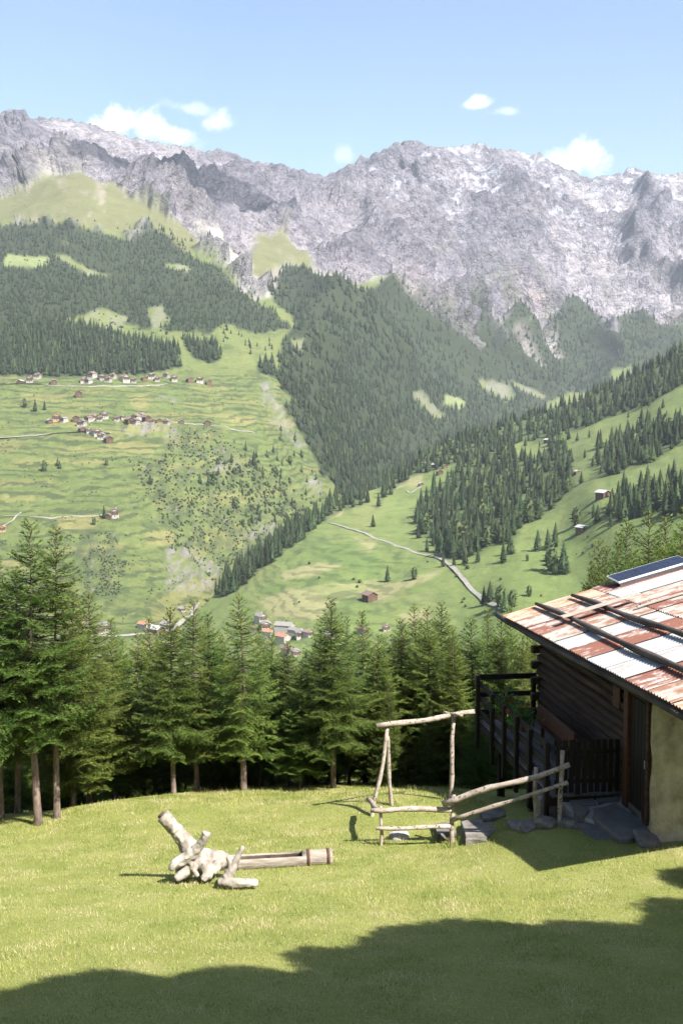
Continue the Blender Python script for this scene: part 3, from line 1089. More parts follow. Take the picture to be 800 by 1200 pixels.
def spruce_meshes(name, seed, H=7.0, base=.2, Rad=1.35, dens=1.0, mat=None, droop=0.0, open_=0.0, tuft=1.0):
    r = np.random.default_rng(seed)
    tb, br_ = MB(), MB()
    nz = 14
    bend = r.normal(0, .05, 2)
    cx = lambda z: bend[0] * math.sin(z * .9 + seed) * .6
    cyy = lambda z: bend[1] * math.sin(z * .8 + 2 * seed) * .6
    pts = [(cx(z), cyy(z), z) for z in np.linspace(-.35, H, nz)]
    rad = [max(.008, (.10 * (1 - max(z, 0) / H) ** 1.15 + (.035 if z < .1 else 0))) for z in np.linspace(-.35, H, nz)]
    tb.tube(pts, rad, 9, True, .25, seed)
    C, T, S, LN, WD = [], [], [], [], []
    z = base * H
    crown = H - z
    ang0 = 0
    z0 = z
    while z < H - .12:
        t = (z - z0) / crown
        nb = int(r.integers(5, 8)) if t < .85 else int(r.integers(3, 5))
        ang0 += r.uniform(.5, 1.2)
        for k in range(nb):
            a = ang0 + 2 * math.pi * k / nb + r.normal(0, .2)
            prof = (1 - t ** 1.25) ** 1.1 * (0.74 + .26 * min(1, t / .12)) * (1 - .22 * t)
            L = (Rad * prof + .10) * r.uniform(.68, 1.12)
            if r.random() < .05:
                L *= 1.22
            if r.random() < open_:
                continue
            el = math.radians(np.interp(t, [0, .3, .7, 1], [-18 - droop, -6 - droop * .6, 14, 46]) + r.normal(0, 6))
            dirh = np.array((math.cos(a), math.sin(a), 0))
            zb = z + r.normal(0, .04)
            n = max(3, int(L / .068))
            s = np.linspace(0.0, 1, n)
            sag = -(.20 + droop * .004) * L * np.sin(np.pi * s * .8) * (1 - t) + .12 * L * s ** 3
            bp = np.stack([cx(zb) + dirh[0] * L * s * math.cos(el), cyy(zb) + dirh[1] * L * s * math.cos(el), zb + L * s * math.sin(el) + sag], -1)
            br_.tube([bp[0], bp[n // 2], bp[-1]], [.011 + .006 * (1 - t), .006, .002], 3, False)
            tang = unit(np.gradient(bp, axis=0))
            perp = np.array((-dirh[1], dirh[0], 0))
            for i in range(n):
                if s[i] < .12:
                    continue
                tl0 = (.46 * L * (1 - s[i]) ** .8 * min(1, .35 + s[i]) + .07)
                for sd in (-1, 1):
                    if r.random() > .93 * dens:
                        continue
                    tl = tl0 * r.uniform(.7, 1.15)
                    td = unit(tang[i] * .75 + perp * sd * .85 + np.array((0, 0, r.normal(-.12 - droop * .006, .12))))
                    m = max(2, int(tl / (.034 * tuft)))
                    q = np.linspace(.05, 1, m)
                    c = bp[i] + td * (tl * q)[:, None] + np.array((0, 0, -.10 * tl)) * (q ** 2)[:, None]
                    sdv = unit(np.cross(td, np.array((0, 0, 1.0))) + r.normal(0, .25, 3))
                    for flip in (-1, 1):
                        tip = unit(td * .85 + sdv * flip * .55 + r.normal(0, .16, (m, 3)) + np.array((0, 0, .16)))
                        C.append(c)
                        T.append(tip)
                        S.append(np.broadcast_to(unit(np.cross(tip, np.array((0.1, .1, 1.0))) + r.normal(0, .3, (m, 3))), (m, 3)))
                        LN.append(r.uniform(.060, .105, m) * tuft)
                        WD.append(r.uniform(.018, .032, m) * tuft)
            # tip brush
            m = 5
            tip = unit(tang[-1] + r.normal(0, .35, (m, 3)))
            C.append(np.repeat(bp[-1][None], m, 0)); T.append(tip); S.append(unit(np.cross(tip, r.normal(0, 1, (m, 3)))))
            LN.append(r.uniform(.06, .12, m)); WD.append(r.uniform(.015, .03, m))
        z += r.uniform(.11, .18) * (1.0 if t < .6 else .8) / (.55 + .45 * dens)
    # leader
    m = 46
    zz = H - r.uniform(0, .55, m)
    a = r.uniform(0, 2 * np.pi, m)
    C.append(np.stack([zz * 0 + cx(H), zz * 0 + cyy(H), zz], -1))
    tip = unit(np.stack([np.cos(a), np.sin(a), zz * 0 + .9], -1))
    T.append(tip); S.append(unit(np.cross(tip, r.normal(0, 1, (m, 3))))); LN.append(r.uniform(.05, .10, m)); WD.append(r.uniform(.014, .024, m))
    v, f = foliage_tris(np.concatenate(C), np.concatenate(T), np.concatenate(S), np.concatenate(LN), np.concatenate(WD))
    cm = mesh_np(name + '_crown', v, f)
    cm.materials.append(mat or M['spruce'])
    return tb.mesh(name + '_trunk', M['bark'], True), cm, H, br_.mesh(name + '_branches', M['twig'])


SPR = [spruce_meshes('tall', 11, 7.0, .29, 1.95, 1.0, M['spruce'], 4),
       spruce_meshes('mid', 23, 7.0, .22, 1.85, 1.0, M['spruce_light'], 2),
       spruce_meshes('slim', 37, 7.0, .22, 1.55, 1.0, M['spruce'], 6, .06),
       spruce_meshes('broad', 41, 7.0, .13, 2.2, 1.0, M['spruce_light'], 8, .04),
       spruce_meshes('low', 53, 7.0, .03, 2.1, 1.0, M['spruce'], 8)]


SPR += [spruce_meshes('ragged', 67, 7.0, .24, 1.75, .92, M['spruce'], 9, .16), spruce_meshes('dense', 71, 7.0, .16, 1.7, 1.0, M['spruce_light'], 1, .02), spruce_meshes('thin', 83, 7.0, .28, 1.45, .95, M['spruce_light'], 7, .12), spruce_meshes('bare', 97, 7.0, .36, 1.85, 1.0, M['spruce'], -2, .03)]
ALT = {0: (0, 5, 0), 1: (1, 6, 7), 2: (2, 7, 2), 3: (3, 6, 5), 4: (4,), 8: (8,)}
vr = random.Random(12)


def near_spruce(px, topy, Y, var, wide=1.0, label=None, group=None, X=None):
    x = P3(px, 900, Y)[0] if X is None else X
    zg = GZ(x, Y)
    ztop = P3(px, topy, Y)[2]
    Hh = max(1.5, ztop - zg)
    tm, cm, H0, bm_ = SPR[vr.choice(ALT[var])]
    s = Hh / H0
    o = empty('spruce_tree', (x, Y, zg), random.uniform(0, 6.28))
    wj = wide * vr.uniform(.88, 1.12)
    o.scale = (s * wj, s * wj * vr.uniform(.92, 1.08), s)
    o.rotation_euler = (vr.uniform(-.03, .03), vr.uniform(-.03, .03), o.rotation_euler.z)
    link(bpy.data.objects.new('trunk', tm), o)
    cr = link(bpy.data.objects.new('crown', cm), o)
    link(bpy.data.objects.new('branches', bm_), cr)
    tag(o, label, 'spruce', group)
    return o


G_ROW = 'spruces along the edge of the lawn'
L_ROW = 'bushy green spruce in the dense row along the lower edge of the lawn'
G_BACK = 'spruces in the wood behind the first row'
L_BACK = 'spruce in the dark wood behind the front row of spruces, only partly showing'
for (px, ty, Y, va, w) in ((42, 612, 21.9, 8, 1.1), (65, 622, 22.3, 8, .95)):
    near_spruce(px, ty, Y, va, w, 'tall spruce on a bare sunlit trunk, topping the rest of the tree row', 'pair of tall spruces at the lawn edge')
FRONT = []
for (px, ty, Y, va, w) in ((20, 668, 23.8, 8, .95), (-32, 625, 23.2, 0, 1.1), (-80, 640, 24.5, 1, 1.1), (104, 694, 25.0, 1, 1.05), (138, 724, 26.2, 3, 1.05), (166, 742, 26.6, 2, 1.2),
                           (203, 712, 24.7, 0, 1.1), (229, 702, 25.2, 1, 1.1), (260, 742, 27.5, 3, 1.0), (287, 696, 24.9, 2, 1.2), (318, 742, 27.6, 1, 1.1),
                           (352, 775, 25.0, 1, 1.1), (390, 700, 25.0, 0, 1.15), (409, 722, 26.3, 3, .95), (372, 735, 28.5, 1, 1.1), (440, 742, 26.0, 1, 1.15),
                           (470, 726, 27.0, 0, 1.1), (503, 714, 26.2, 3, 1.0), (532, 738, 25.6, 1, 1.1), (556, 722, 27.6, 2, 1.3), (586, 722, 26.6, 4, .95),
                           (612, 742, 26.0, 1, 1.1), (455, 800, 24.9, 4, .8), (500, 815, 25.0, 4, .85), (560, 810, 24.4, 4, .9), (596, 800, 25.0, 4, .85), (640, 760, 28.5, 3, 1.0), (182, 722, 27.4, 1, 1.0), (246, 716, 26.8, 0, .95), (305, 728, 26.4, 3, .8), (340, 752, 27.0, 0, 1.0), (428, 716, 27.4, 1, 1.0), (488, 708, 28.2, 1, 1.0), (520, 706, 28.8, 0, 1.0), (572, 714, 29.0, 1, 1.0), (600, 712, 28.6, 3, .8), (625, 726, 28.0, 1, 1.0), (85, 690, 24.4, 1, .9), (0, 655, 22.6, 8, .9)):
    FRONT.append((px, near_spruce(px, ty, Y, va, w, L_ROW, G_ROW)))
ORD = ('first second third fourth fifth sixth seventh eighth ninth tenth eleventh twelfth thirteenth fourteenth fifteenth sixteenth seventeenth eighteenth nineteenth '
       'twentieth twenty-first twenty-second twenty-third twenty-fourth twenty-fifth twenty-sixth twenty-seventh twenty-eighth twenty-ninth thirtieth thirty-first thirty-second thirty-third '
       'thirty-fourth thirty-fifth thirty-sixth thirty-seventh thirty-eighth').split()
for k, (px, o) in enumerate(sorted([f for f in FRONT if f[0] > 70], key=lambda f: f[0])):
    o['label'] = 'bushy spruce, %s along the lawn edge from the tall pair towards the cabin' % ORD[k]
rr = random.Random(5)
for Y0, n in ((29.5, 17), (33.5, 17), (38, 15)):
    for k in range(n):
        px = -60 + 740 * (k + rr.uniform(.2, .8)) / n
        near_spruce(px, rr.uniform(742, 800), Y0 + rr.uniform(-1.2, 1.2), rr.choice((0, 1, 3, 4)), rr.uniform(1.0, 1.3), L_BACK, G_BACK)
for (px, ty, Y, va, w) in ((718, 622, 38, 4, .8), (772, 606, 44, 0, 1.0), (700, 632, 39, 1, .9), (704, 640, 37, 4, .8), (722, 606, 41, 2, 1.2), (752, 598, 43, 3, .9), (782, 612, 39, 1, 1.1), (806, 598, 42, 3, .9), (838, 590, 40, 0, 1.1), (690, 660, 40, 3, .8), (765, 640, 36, 1, 1.2), (735, 650, 36, 3, .9)):
    near_spruce(px, ty, Y, va, w, 'leafy green conifer rising behind the ridge of the rusty cabin roof', 'conifers behind the cabin')

for (x, y, h, va) in ((-3, -7, 11, 3), (-7, -6, 12, 0), (-11, -4, 12, 4), (-14, 0, 12, 3), (-15, 4, 12, 0), (-13, 8.5, 10, 4), (-15.5, 12, 11, 1), (1, -9, 12, 4), (5, -10, 12, 0), (-9, -9, 13, 3), (-18, 8, 13, 4), (-18, 1, 13, 0), (-5, -10, 13, 4), (-12, 3.5, 9, 4), (-16, 16, 11, 3)):  # unseen spruces, added to keep sky light off the shaded foreground
    o = empty('spruce_tree', (x, y, GZ(x, y)), x * 2.1)
    s_ = h / SPR[va][2]
    o.scale = (s_ * 1.15, s_ * 1.15, s_)
    link(bpy.data.objects.new('trunk', SPR[va][0]), o)
    link(bpy.data.objects.new('branches', SPR[va][3]), link(bpy.data.objects.new('crown', SPR[va][1]), o))
    tag(o, 'tall unseen spruce added out of view to block sky light from the lawn', 'spruce', 'unseen spruces added to block sky light')

# ------------------------------------------------------------------ trees outside the picture that shade the foreground


def broad_meshes(seed):
    r = np.random.default_rng(seed)
    b = MB()
    b.tube([(0, 0, -2.6), (.02, .01, -1.2), (0, .02, 0)], [.10, .085, .06], 10, True, .2, seed)
    blobs = []
    for k in range(18):
        d = unit(r.normal(0, 1, 3))
        p = d * r.uniform(.35, .72) * np.array((1, 1, .9))
        blobs.append((p, r.uniform(.26, .44)))
        b.tube([(0, .0, -.4), tuple(p / 2 + np.array((0, 0, -.1))), tuple(p)], [.03, .02, .008], 5, False)
    n = 30000
    idx = r.integers(0, len(blobs), n)
    bc = np.array([q[0] for q in blobs])[idx]
    br = np.array([q[1] for q in blobs])[idx]
    c = bc + unit(r.normal(0, 1, (n, 3))) * (br * r.uniform(.15, 1.05, n) ** .5)[:, None]
    t = unit(r.normal(0, 1, (n, 3)))
    v, f = foliage_tris(c, t, unit(np.cross(t, r.normal(0, 1, (n, 3)))), r.uniform(.05, .085, n), r.uniform(.04, .065, n))
    me = mesh_np('broad_crown', v, f)
    me.materials.append(M['broadleaf'])
    return b.mesh('broad_trunk', M['bark'], True), me


BRD = [broad_meshes(91), broad_meshes(92)]


def broad_tree(x, y, hc, rad, k):
    o = empty('broadleaf_tree', (x, y, hc), k * 1.3)
    h = hc - GZ(x, y)
    o.scale = (rad, rad, rad)
    tr_ = link(bpy.data.objects.new('trunk', BRD[k % 2][0]), o)
    tr_.scale = (1, 1, max(1.0, h / rad / 2.5))
    link(bpy.data.objects.new('crown', BRD[k % 2][1]), o)
    tag(o, 'round leafy broadleaf tree shading the upper end of the lawn', 'tree', 'broadleaf trees above the lawn')


def on_lawn(px, py):
    x, y, z = (float(q) for q in raydir(px, py))
    t = -3.1 / (z + .22 * y)
    return x * t, y * t


k_ = 0
for px, py, r_ in ((-90, 1172, 1.9), (20, 1160, 1.5), (110, 1128, 1.3), (200, 1138, 1.5), (330, 1092, 1.5), (420, 1078, 1.6), (520, 1076, 1.5), (600, 1070, 1.7), (690, 1048, 1.7), (790, 1024, 1.7)):
    ex, ey = on_lawn(px, py)
    H_ = 8.2
    dx = .80 * r_ + H_ * .612
    dy = -.86 * r_ - H_ * .66
    broad_tree(ex + dx, ey + dy, GZ(ex, ey) + H_, r_, k_)
    broad_tree(ex + dx + 1.9, ey + dy - 2.0, GZ(ex, ey) + H_ + .3, r_ + .5, k_ + 1)
    k_ += 1

# ------------------------------------------------------------------ far conifers


def far_tree_mesh(name, seed, mat, layers=13, width=.20, round_=False):
    r = np.random.default_rng(seed)
    C, T, S, LN, WD = [], [], [], [], []
    for i in range(layers):
        t = i / (layers - 1)
        z = .07 + .90 * t
        Rr = width * ((1 - t) ** .8 if not round_ else math.sqrt(max(0.02, 1 - (t * 1.7 - .75) ** 2)) * 1.15) + .012
        nb = max(4, int(10 - 5 * t))
        a = r.uniform(0, 6.28) + np.arange(nb) * 2 * np.pi / nb + r.normal(0, .2, nb)
        ln = Rr * r.uniform(.6, 1.3, nb)
        el = (-.35 + .5 * t) + r.normal(0, .15, nb)
        d = np.stack([np.cos(a) * np.cos(el), np.sin(a) * np.cos(el), np.sin(el)], -1)
        for up in (0.0, .5):
            c = np.stack([0 * a, 0 * a, z + .03 * r.normal(0, 1, nb)], -1) + d * (ln * .12)[:, None]
            C.append(c)
            T.append(unit(d + np.array((0, 0, up)) * .3 + r.normal(0, .12, (nb, 3))))
            S.append(unit(np.stack([-np.sin(a), np.cos(a), r.normal(0, .35, nb)], -1)))
            LN.append(ln)
            WD.append(Rr * r.uniform(.4, .75, nb))
    v, f = foliage_tris(np.concatenate(C), np.concatenate(T), np.concatenate(S), np.concatenate(LN), np.concatenate(WD))
    # inner dark mass and a stem
    b = MB()
    b.tube([(0, 0, -.12), (0, 0, .12)], [.016, .014], 5, False)
    w = width * .62
    prof = [(.06, w * .8), (.2, w), (.5, w * .62), (.8, w * .28), (.96, .01)] if not round_ else [(.08, w * .6), (.3, w * 1.1), (.6, w * 1.1), (.85, w * .7), (.97, .02)]
    b.tube([(0, 0, z) for z, _ in prof], [q for _, q in prof], 7, True, .35, seed)
    me = bpy.data.meshes.new(name)
    n0 = len(v)
    me.from_pydata([tuple(q) for q in v] + b.v, [], [tuple(int(k) for k in q) for q in f] + [tuple(k + n0 for k in q) for q in b.f])
    me.materials.append(mat)
    me.update()
    return me


FT = [far_tree_mesh('far_spruce_a', 1, M['far_spruce'], 13, .23), far_tree_mesh('far_spruce_b', 2, M['far_spruce'], 14, .20),
      far_tree_mesh('far_spruce_c', 3, M['far_spruce'], 12, .27), far_tree_mesh('far_larch', 4, M['far_larch'], 12, .25),
      far_tree_mesh('far_round_tree', 5, M['far_larch'], 10, .30, True)]
SCRUB_ME = far_tree_mesh('scrub_bush', 6, M['scrub'], 7, .62, True)

FAR = []      # (x, y, z, height, variant, zone name)
rr = np.random.default_rng(21)


def scatter(surf, polys, holes, sx, sy, h0, h1, zname, mixv, jit=3.0, bounds=None, thin=0.0, limit=None):
    xs = [p[0] for q in polys for p in q]
    ys = [p[1] for q in polys for p in q]
    x0, x1 = max(min(xs), -80), min(max(xs), 880)
    gx, gy = np.meshgrid(np.arange(x0, x1, sx), np.arange(min(ys), max(ys), sy))
    gx = (gx + rr.uniform(-.6, .6, gx.shape) * sx).ravel()
    gy = (gy + rr.uniform(-.6, .6, gy.shape) * sy).ravel()
    m = zone(gx, gy, polys, jit)
    if holes:
        m &= ~zone(gx, gy, holes, 1.6, 9, 2)
    if thin:
        m &= rr.random(gx.shape) > thin * np.clip(.5 + n2(gx, gy, 22, 3, 5) * 2.0, 0, 1)
    if limit is not None:
        m &= limit(gx, gy)
    gx, gy = gx[m], gy[m]
    p = surf.at(gx, gy)
    h = rr.uniform(h0, h1, len(gx)) * (1 + .35 * n2(gx, gy, 25, 2, 1)) * rr.choice((.7, .9, 1.0, 1.1), len(gx))
    vv = rr.choice(len(mixv), len(gx), p=np.array(mixv) / sum(mixv))
    for i in range(len(gx)):
        FAR.append((p[i, 0], p[i, 1], p[i, 2], h[i], int(vv[i]), zname))


scatter(VAL, Z_FOREST[0:1], Z_HOLES, 3.7, 2.7, 8, 13, 'valley wood', (4, 4, 2, .6, 0), thin=.5)
scatter(VAL, Z_FOREST[1:3] + Z_FOREST[9:10], Z_HOLES, 4.4, 3.2, 14, 20, 'valley wood', (4, 4, 2, .8, 0))
scatter(VAL, Z_FOREST[3:9], Z_HOLES, 3.5, 2.7, 11, 20, 'valley wood', (4, 4, 2, 1.2, 0), thin=.6)
scatter(VAL, Z_FOREST[10:11], Z_HOLES, 6, 5, 12, 18, 'valley wood', (3, 3, 2, 1, 0), thin=.5)
scatter(VAL, [[(215, 395), (300, 385), (345, 390), (325, 430), (280, 415), (225, 420)]], None, 9, 7, 8, 14, 'valley wood', (3, 3, 2, 2, 0), thin=.9)
scatter(VAL, [[(290, 490), (340, 500), (375, 560), (380, 600), (340, 640), (285, 650), (230, 560)]], None, 13, 10, 6, 12, 'valley wood', (2, 2, 2, 2, 2), thin=.7)
scatter(VAL, [[(200, 268), (250, 300), (310, 350), (345, 378), (300, 372), (240, 330)]], None, 7, 6, 7, 12, 'valley wood', (3, 3, 2, 1, 0), thin=.8)
scatter(HILL, RF_RIDGE, None, 6.2, 4.2, 15, 21, 'hill wood', (4, 3, 3, .8, .2), 2.0)
scatter(HILL, RF_MAIN, None, 7.0, 5.4, 15, 22, 'hill wood', (4, 3, 3, 1.4, .4), 2.0)
scatter(HILL, RF_RAVINE, None, 6.0, 4.6, 16, 22, 'hill wood', (4, 4, 2, .5, 0), 2.0)
scatter(HILL, [[(560, 520), (700, 480), (800, 440), (800, 500), (700, 560), (620, 560)]], None, 24, 15, 8, 16, 'hill meadow', (3, 3, 3, 1, .5), 2.0, thin=.6)
for (x, y, h, va) in ((630, 646, 17, 2), (650, 640, 20, 0), (642, 644, 17, 2), (645, 672, 19, 4), (660, 675, 23, 2), (652, 676, 17, 3), (675, 616, 15, 4), (519, 664, 11, 0), (485, 680, 10, 4), (453, 680, 14, 0),
                      (458, 580, 14, 2), (437, 616, 13, 2), (590, 660, 17, 0), (598, 650, 18, 2), (574, 706, 15, 2), (586, 712, 14, 4), (592, 716, 15, 3), (600, 712, 11, 4), (566, 708, 13, 0), (620, 700, 7, 4), (618, 660, 5, 4),
                      (680, 565, 12, 2), (715, 618, 12, 0), (700, 612, 14, 2), (695, 606, 12, 1), (560, 535, 16, 1), (548, 540, 18, 0), (700, 524, 20, 0), (716, 520, 15, 1), (690, 512, 11, 0), (560, 660, 12, 0), (545, 662, 13, 2), (532, 664, 10, 0),
                      (500, 644, 13, 1), (490, 630, 14, 0), (740, 478, 15, 2), (760, 476, 13, 0), (600, 568, 20, 0)):
    p = HILL.at(np.array([x]), np.array([y]))[0]
    FAR.append((p[0], p[1], p[2], h, va, 'hill meadow'))
for (x, y, h, va) in ((29, 475, 12, 4), (41, 480, 18, 0), (297, 546, 20, 2), (122, 606, 14, 1), (110, 614, 8, 4), (68, 545, 12, 3), (52, 552, 13, 4), (125, 544, 8, 4), (176, 566, 12, 2), (70, 548, 10, 2), (226, 590, 10, 3), (52, 478, 14, 0)):
    p = VAL.at(np.array([x]), np.array([y]))[0]
    FAR.append((p[0], p[1], p[2], h, va, 'valley meadow'))

FAR = [f for f in FAR if f[1] > 100]
siz = np.array([f[3] / f[1] + (.02 if f[5].endswith('meadow') and i_ > -1 else 0) for i_, f in enumerate(FAR)])
order = np.argsort(-siz)
N_IND = 262
LABELS = {'hill wood': ' in the spruce wood on the hillside with the winding path',
          'hill meadow': ' standing apart on the open meadow of the hillside',
          'valley wood': ' of the forest on the far side of the valley',
          'valley meadow': ' standing apart on the terraced meadow around the hamlets'}
protos = {}
for i in order[:N_IND]:
    x, y, z, h, va, zn = FAR[i]
    o = bpy.data.objects.new('broad_tree' if va == 4 else 'conifer', FT[va])
    COL.objects.link(o)
    o.location = (x, y, z)
    o.rotation_euler = (random.uniform(-.03, .03), random.uniform(-.03, .03), random.uniform(0, 6.28))
    o.scale = (h, h, h)
    kn = {3: 'pale green larch', 4: 'rounded pale green tree'}.get(va, 'dark pointed conifer')
    lb = kn + LABELS[zn]
    gp = (kn + ('es' if kn.endswith('h') else 's')) + LABELS[zn]
    tag(o, lb, 'tree', gp)
    protos.setdefault(va, o)
for va in range(5):
    if va not in protos:
        protos[va] = protos[0]


def instance_stuff(name, pts, scl, idx, proto_objs, label, cat):
    n = len(pts)
    me = bpy.data.meshes.new(name)
    me.vertices.add(n)
    me.vertices.foreach_set('co', np.asarray(pts, np.float32).ravel())
    for an, ty, dat in (('scl', 'FLOAT', np.asarray(scl, np.float32)), ('rot', 'FLOAT', rr.uniform(0, 6.28, n).astype(np.float32)), ('idx', 'INT', np.asarray(idx, np.int32))):
        a = me.attributes.new(an, ty, 'POINT')
        a.data.foreach_set('value', dat)
    o = link(bpy.data.objects.new(name, me))
    g = bpy.data.node_groups.new(name + '_scatter', 'GeometryNodeTree')
    g.interface.new_socket('Geometry', in_out='INPUT', socket_type='NodeSocketGeometry')
    g.interface.new_socket('Geometry', in_out='OUTPUT', socket_type='NodeSocketGeometry')
    gi, go = g.nodes.new('NodeGroupInput'), g.nodes.new('NodeGroupOutput')
    inst = g.nodes.new('GeometryNodeInstanceOnPoints')
    join = g.nodes.new('GeometryNodeJoinGeometry')
    # join lists inputs last-first
    for po in reversed(proto_objs):
        oi = g.nodes.new('GeometryNodeObjectInfo')
        oi.inputs['Object'].default_value = po
        oi.inputs['As Instance'].default_value = True
        oi.transform_space = 'ORIGINAL'
        g.links.new(oi.outputs['Geometry'], join.inputs[0])

    def named(nm, ty):
        x = g.nodes.new('GeometryNodeInputNamedAttribute')
        x.data_type = ty
        x.inputs['Name'].default_value = nm
        return x.outputs['Attribute']
    g.links.new(gi.outputs[0], inst.inputs['Points'])
    g.links.new(join.outputs[0], inst.inputs['Instance'])
    inst.inputs['Pick Instance'].default_value = True
    g.links.new(named('idx', 'INT'), inst.inputs['Instance Index'])
    cb = g.nodes.new('ShaderNodeCombineXYZ')
    g.links.new(named('rot', 'FLOAT'), cb.inputs['Z'])
    try:
        er = g.nodes.new('FunctionNodeEulerToRotation')
        g.links.new(cb.outputs[0], er.inputs[0])
        g.links.new(er.outputs[0], inst.inputs['Rotation'])
    except Exception:
        g.links.new(cb.outputs[0], inst.inputs['Rotation'])
    g.links.new(named('scl', 'FLOAT'), inst.inputs['Scale'])
    g.links.new(inst.outputs[0], go.inputs[0])
    md = o.modifiers.new('scatter', 'NODES')
    md.node_group = g
    tag(o, label, cat, kind='stuff')
    return o


rest = [FAR[i] for i in order[N_IND:]]
instance_stuff('forest', [(f[0], f[1], f[2]) for f in rest], [f[3] for f in rest], [f[4] for f in rest], [protos[k] for k in range(5)],
               'dark conifer forest covering the far valley sides below the rock', 'forest')

# low scrub on the terraced slopes
sx_, sy_, sh_ = [], [], []


def scrub_area(poly, n, h0, h1, thr=-.1):
    xs, ys = [p[0] for p in poly], [p[1] for p in poly]
    x, y = rr.uniform(min(xs), max(xs), n), rr.uniform(min(ys), max(ys), n)
    m = in_poly(x, y, poly) & (n2(x, y, 16, 3, 4) + .4 * n2(x * .4, y * 2.2, 12, 2, 6) > thr)
    sx_.extend(x[m]); sy_.extend(y[m]); sh_.extend(rr.uniform(h0, h1, m.sum()))


scrub_area(Z_SHRUB[0], 4200, .6, 2.3, -.2)
scrub_area(Z_SHRUB[1], 900, .6, 1.6, -.05)
scrub_area([(0, 450), (330, 450), (380, 600), (250, 690), (200, 730), (0, 735)], 3200, .5, 1.5, .1)
scrub_area([(-60, 250), (160, 262), (300, 345), (345, 390), (250, 400), (0, 390), (-60, 390)], 900, 1.8, 4.0, .0)
scrub_area([(255, 530), (310, 540), (370, 585), (340, 620), (280, 600), (240, 560)], 420, 2.0, 4.6, -.1)
pv_ = VAL.at(np.array(sx_), np.array(sy_))
nv = len(sx_)
hx, hy = rr.uniform(300, 700, 420), rr.uniform(600, 730, 420)
hm = (hy > HILL.sil(hx) + 15) & (n2(hx, hy, 22, 3, 3) + .6 * n2(hx * .4, hy * 2, 12, 2, 8) > .22)
ph_ = HILL.at(hx[hm], hy[hm])
bush0 = bpy.data.objects.new('shrub', SCRUB_ME)
COL.objects.link(bush0)
bp_ = HILL.at(np.array([548.]), np.array([668.]))[0]
bush0.location = bp_
bush0.scale = (3, 3, 3)
tag(bush0, 'small green bush on the meadow beside the winding path', 'bush')
instance_stuff('scrub', np.concatenate([pv_, ph_]), np.concatenate([np.array(sh_), rr.uniform(.9, 2.6, len(ph_))]), np.zeros(nv + len(ph_), int), [bush0],
               'low green scrub dotted over the terraced slopes', 'scrub')

# ------------------------------------------------------------------ paths
M['path'] = rough_mat('pale_gravel', (.17, .158, .135), (.26, .245, .215), .3, rough=.95, bump=.2, bdist=.1, bscale=1.0, vary=0)


def path(surf, pix, width, lift, label):
    pix = np.array(pix, float)
    d = np.concatenate([[0], np.cumsum(np.hypot(*np.diff(pix, axis=0).T))])
    s = np.arange(0, d[-1], 2.5)
    x, y = np.interp(s, d, pix[:, 0]), np.interp(s, d, pix[:, 1])
    y = y + perlin(np.stack([x / 16, x * 0, x * 0], -1)) * 1.2
    c = surf.at(x, y)
    t = np.gradient(c, axis=0)
    n = unit(np.stack([-t[:, 1], t[:, 0], 0 * t[:, 0]], -1))
    w = width * (1 + .25 * perlin(np.stack([s / 9, s * 0, s * 0 + 1.5], -1)))[:, None]
    px_, py_ = project(c)
    a, b = c + n * w / 2, c - n * w / 2
    for e in (a, b):
        q = surf.at(*project(e))
        e[:, 2] = np.clip(q[:, 2], c[:, 2] - 2, c[:, 2] + 2)
    g = np.stack([a, c, b], 1)
    g[..., 2] += lift
    me = mesh_np('path', g.reshape(-1, 3), grid_faces(len(s), 3), True)
    me.materials.append(M['path'])
    o = link(bpy.data.objects.new('path', me))
    tag(o, label, 'path', kind='structure')


path(HILL, [(386, 613), (400, 616), (425, 625), (450, 632), (480, 643), (510, 653), (527, 663), (540, 678), (555, 693), (567, 704), (590, 716)], 3.4, .7, 'pale gravel path winding down the meadow hillside')
path(HILL, [(494, 570), (480, 578), (476, 576)], 2.6, .6, 'short pale track by the barns on the hill shoulder')
path(VAL, [(-40, 514), (0, 513), (22, 511), (40, 509), (70, 508), (100, 507), (130, 510)], 5.5, 1.4, 'pale village road below the terraced hamlet')
path(VAL, [(-40, 622), (0, 621), (14, 610), (26, 598)], 1.8, 1.0, 'pale farm track crossing the terraced meadow')
path(VAL, [(0, 604), (60, 606), (90, 604), (130, 603)], 1.2, .9, 'faint track leading to the lone farm on the terraces')
path(VAL, [(195, 494), (215, 495), (245, 497), (300, 506)], 1.4, .8, 'thin track leaving the hamlet along the slope')
path(VAL, [(-20, 452), (20, 451), (60, 451), (100, 452), (150, 450), (200, 450)], 2.4, 1.0, 'pale lane in front of the upper row of houses')
path(VAL, [(90, 741), (150, 741), (200, 738), (222, 724), (232, 706)], 4.5, 1.2, 'pale road on the valley floor')

# ------------------------------------------------------------------ houses of the hamlets
M['plaster_w'] = rough_mat('white_plaster', (.29, .265, .235), (.38, .355, .315), 1.5, vary=.12, bump=.2, bdist=.02, bscale=6)
M['plaster_o'] = rough_mat('orange_plaster', (.32, .19, .115), (.38, .24, .15), 1.5, vary=.1, bump=.2, bdist=.02, bscale=6)
M['stone_w'] = rough_mat('stone_wall', (.22, .19, .17), (.38, .34, .31), 2.5, vary=.15, bump=.5, bdist=.05, bscale=6)
M['barn'] = rough_mat('barn_timber', (.06, .038, .026), (.13, .085, .06), 2, (1, 1, 4), vary=.25, bump=.3, bdist=.03, bscale=8)
M['roof_grey'] = rough_mat('grey_roof', (.15, .135, .13), (.25, .23, .22), 1.5, vary=.2, bump=.4, bdist=.05, bscale=9)
M['roof_brown'] = rough_mat('brown_roof', (.11, .075, .06), (.20, .14, .115), 1.5, vary=.2, bump=.4, bdist=.05, bscale=9)
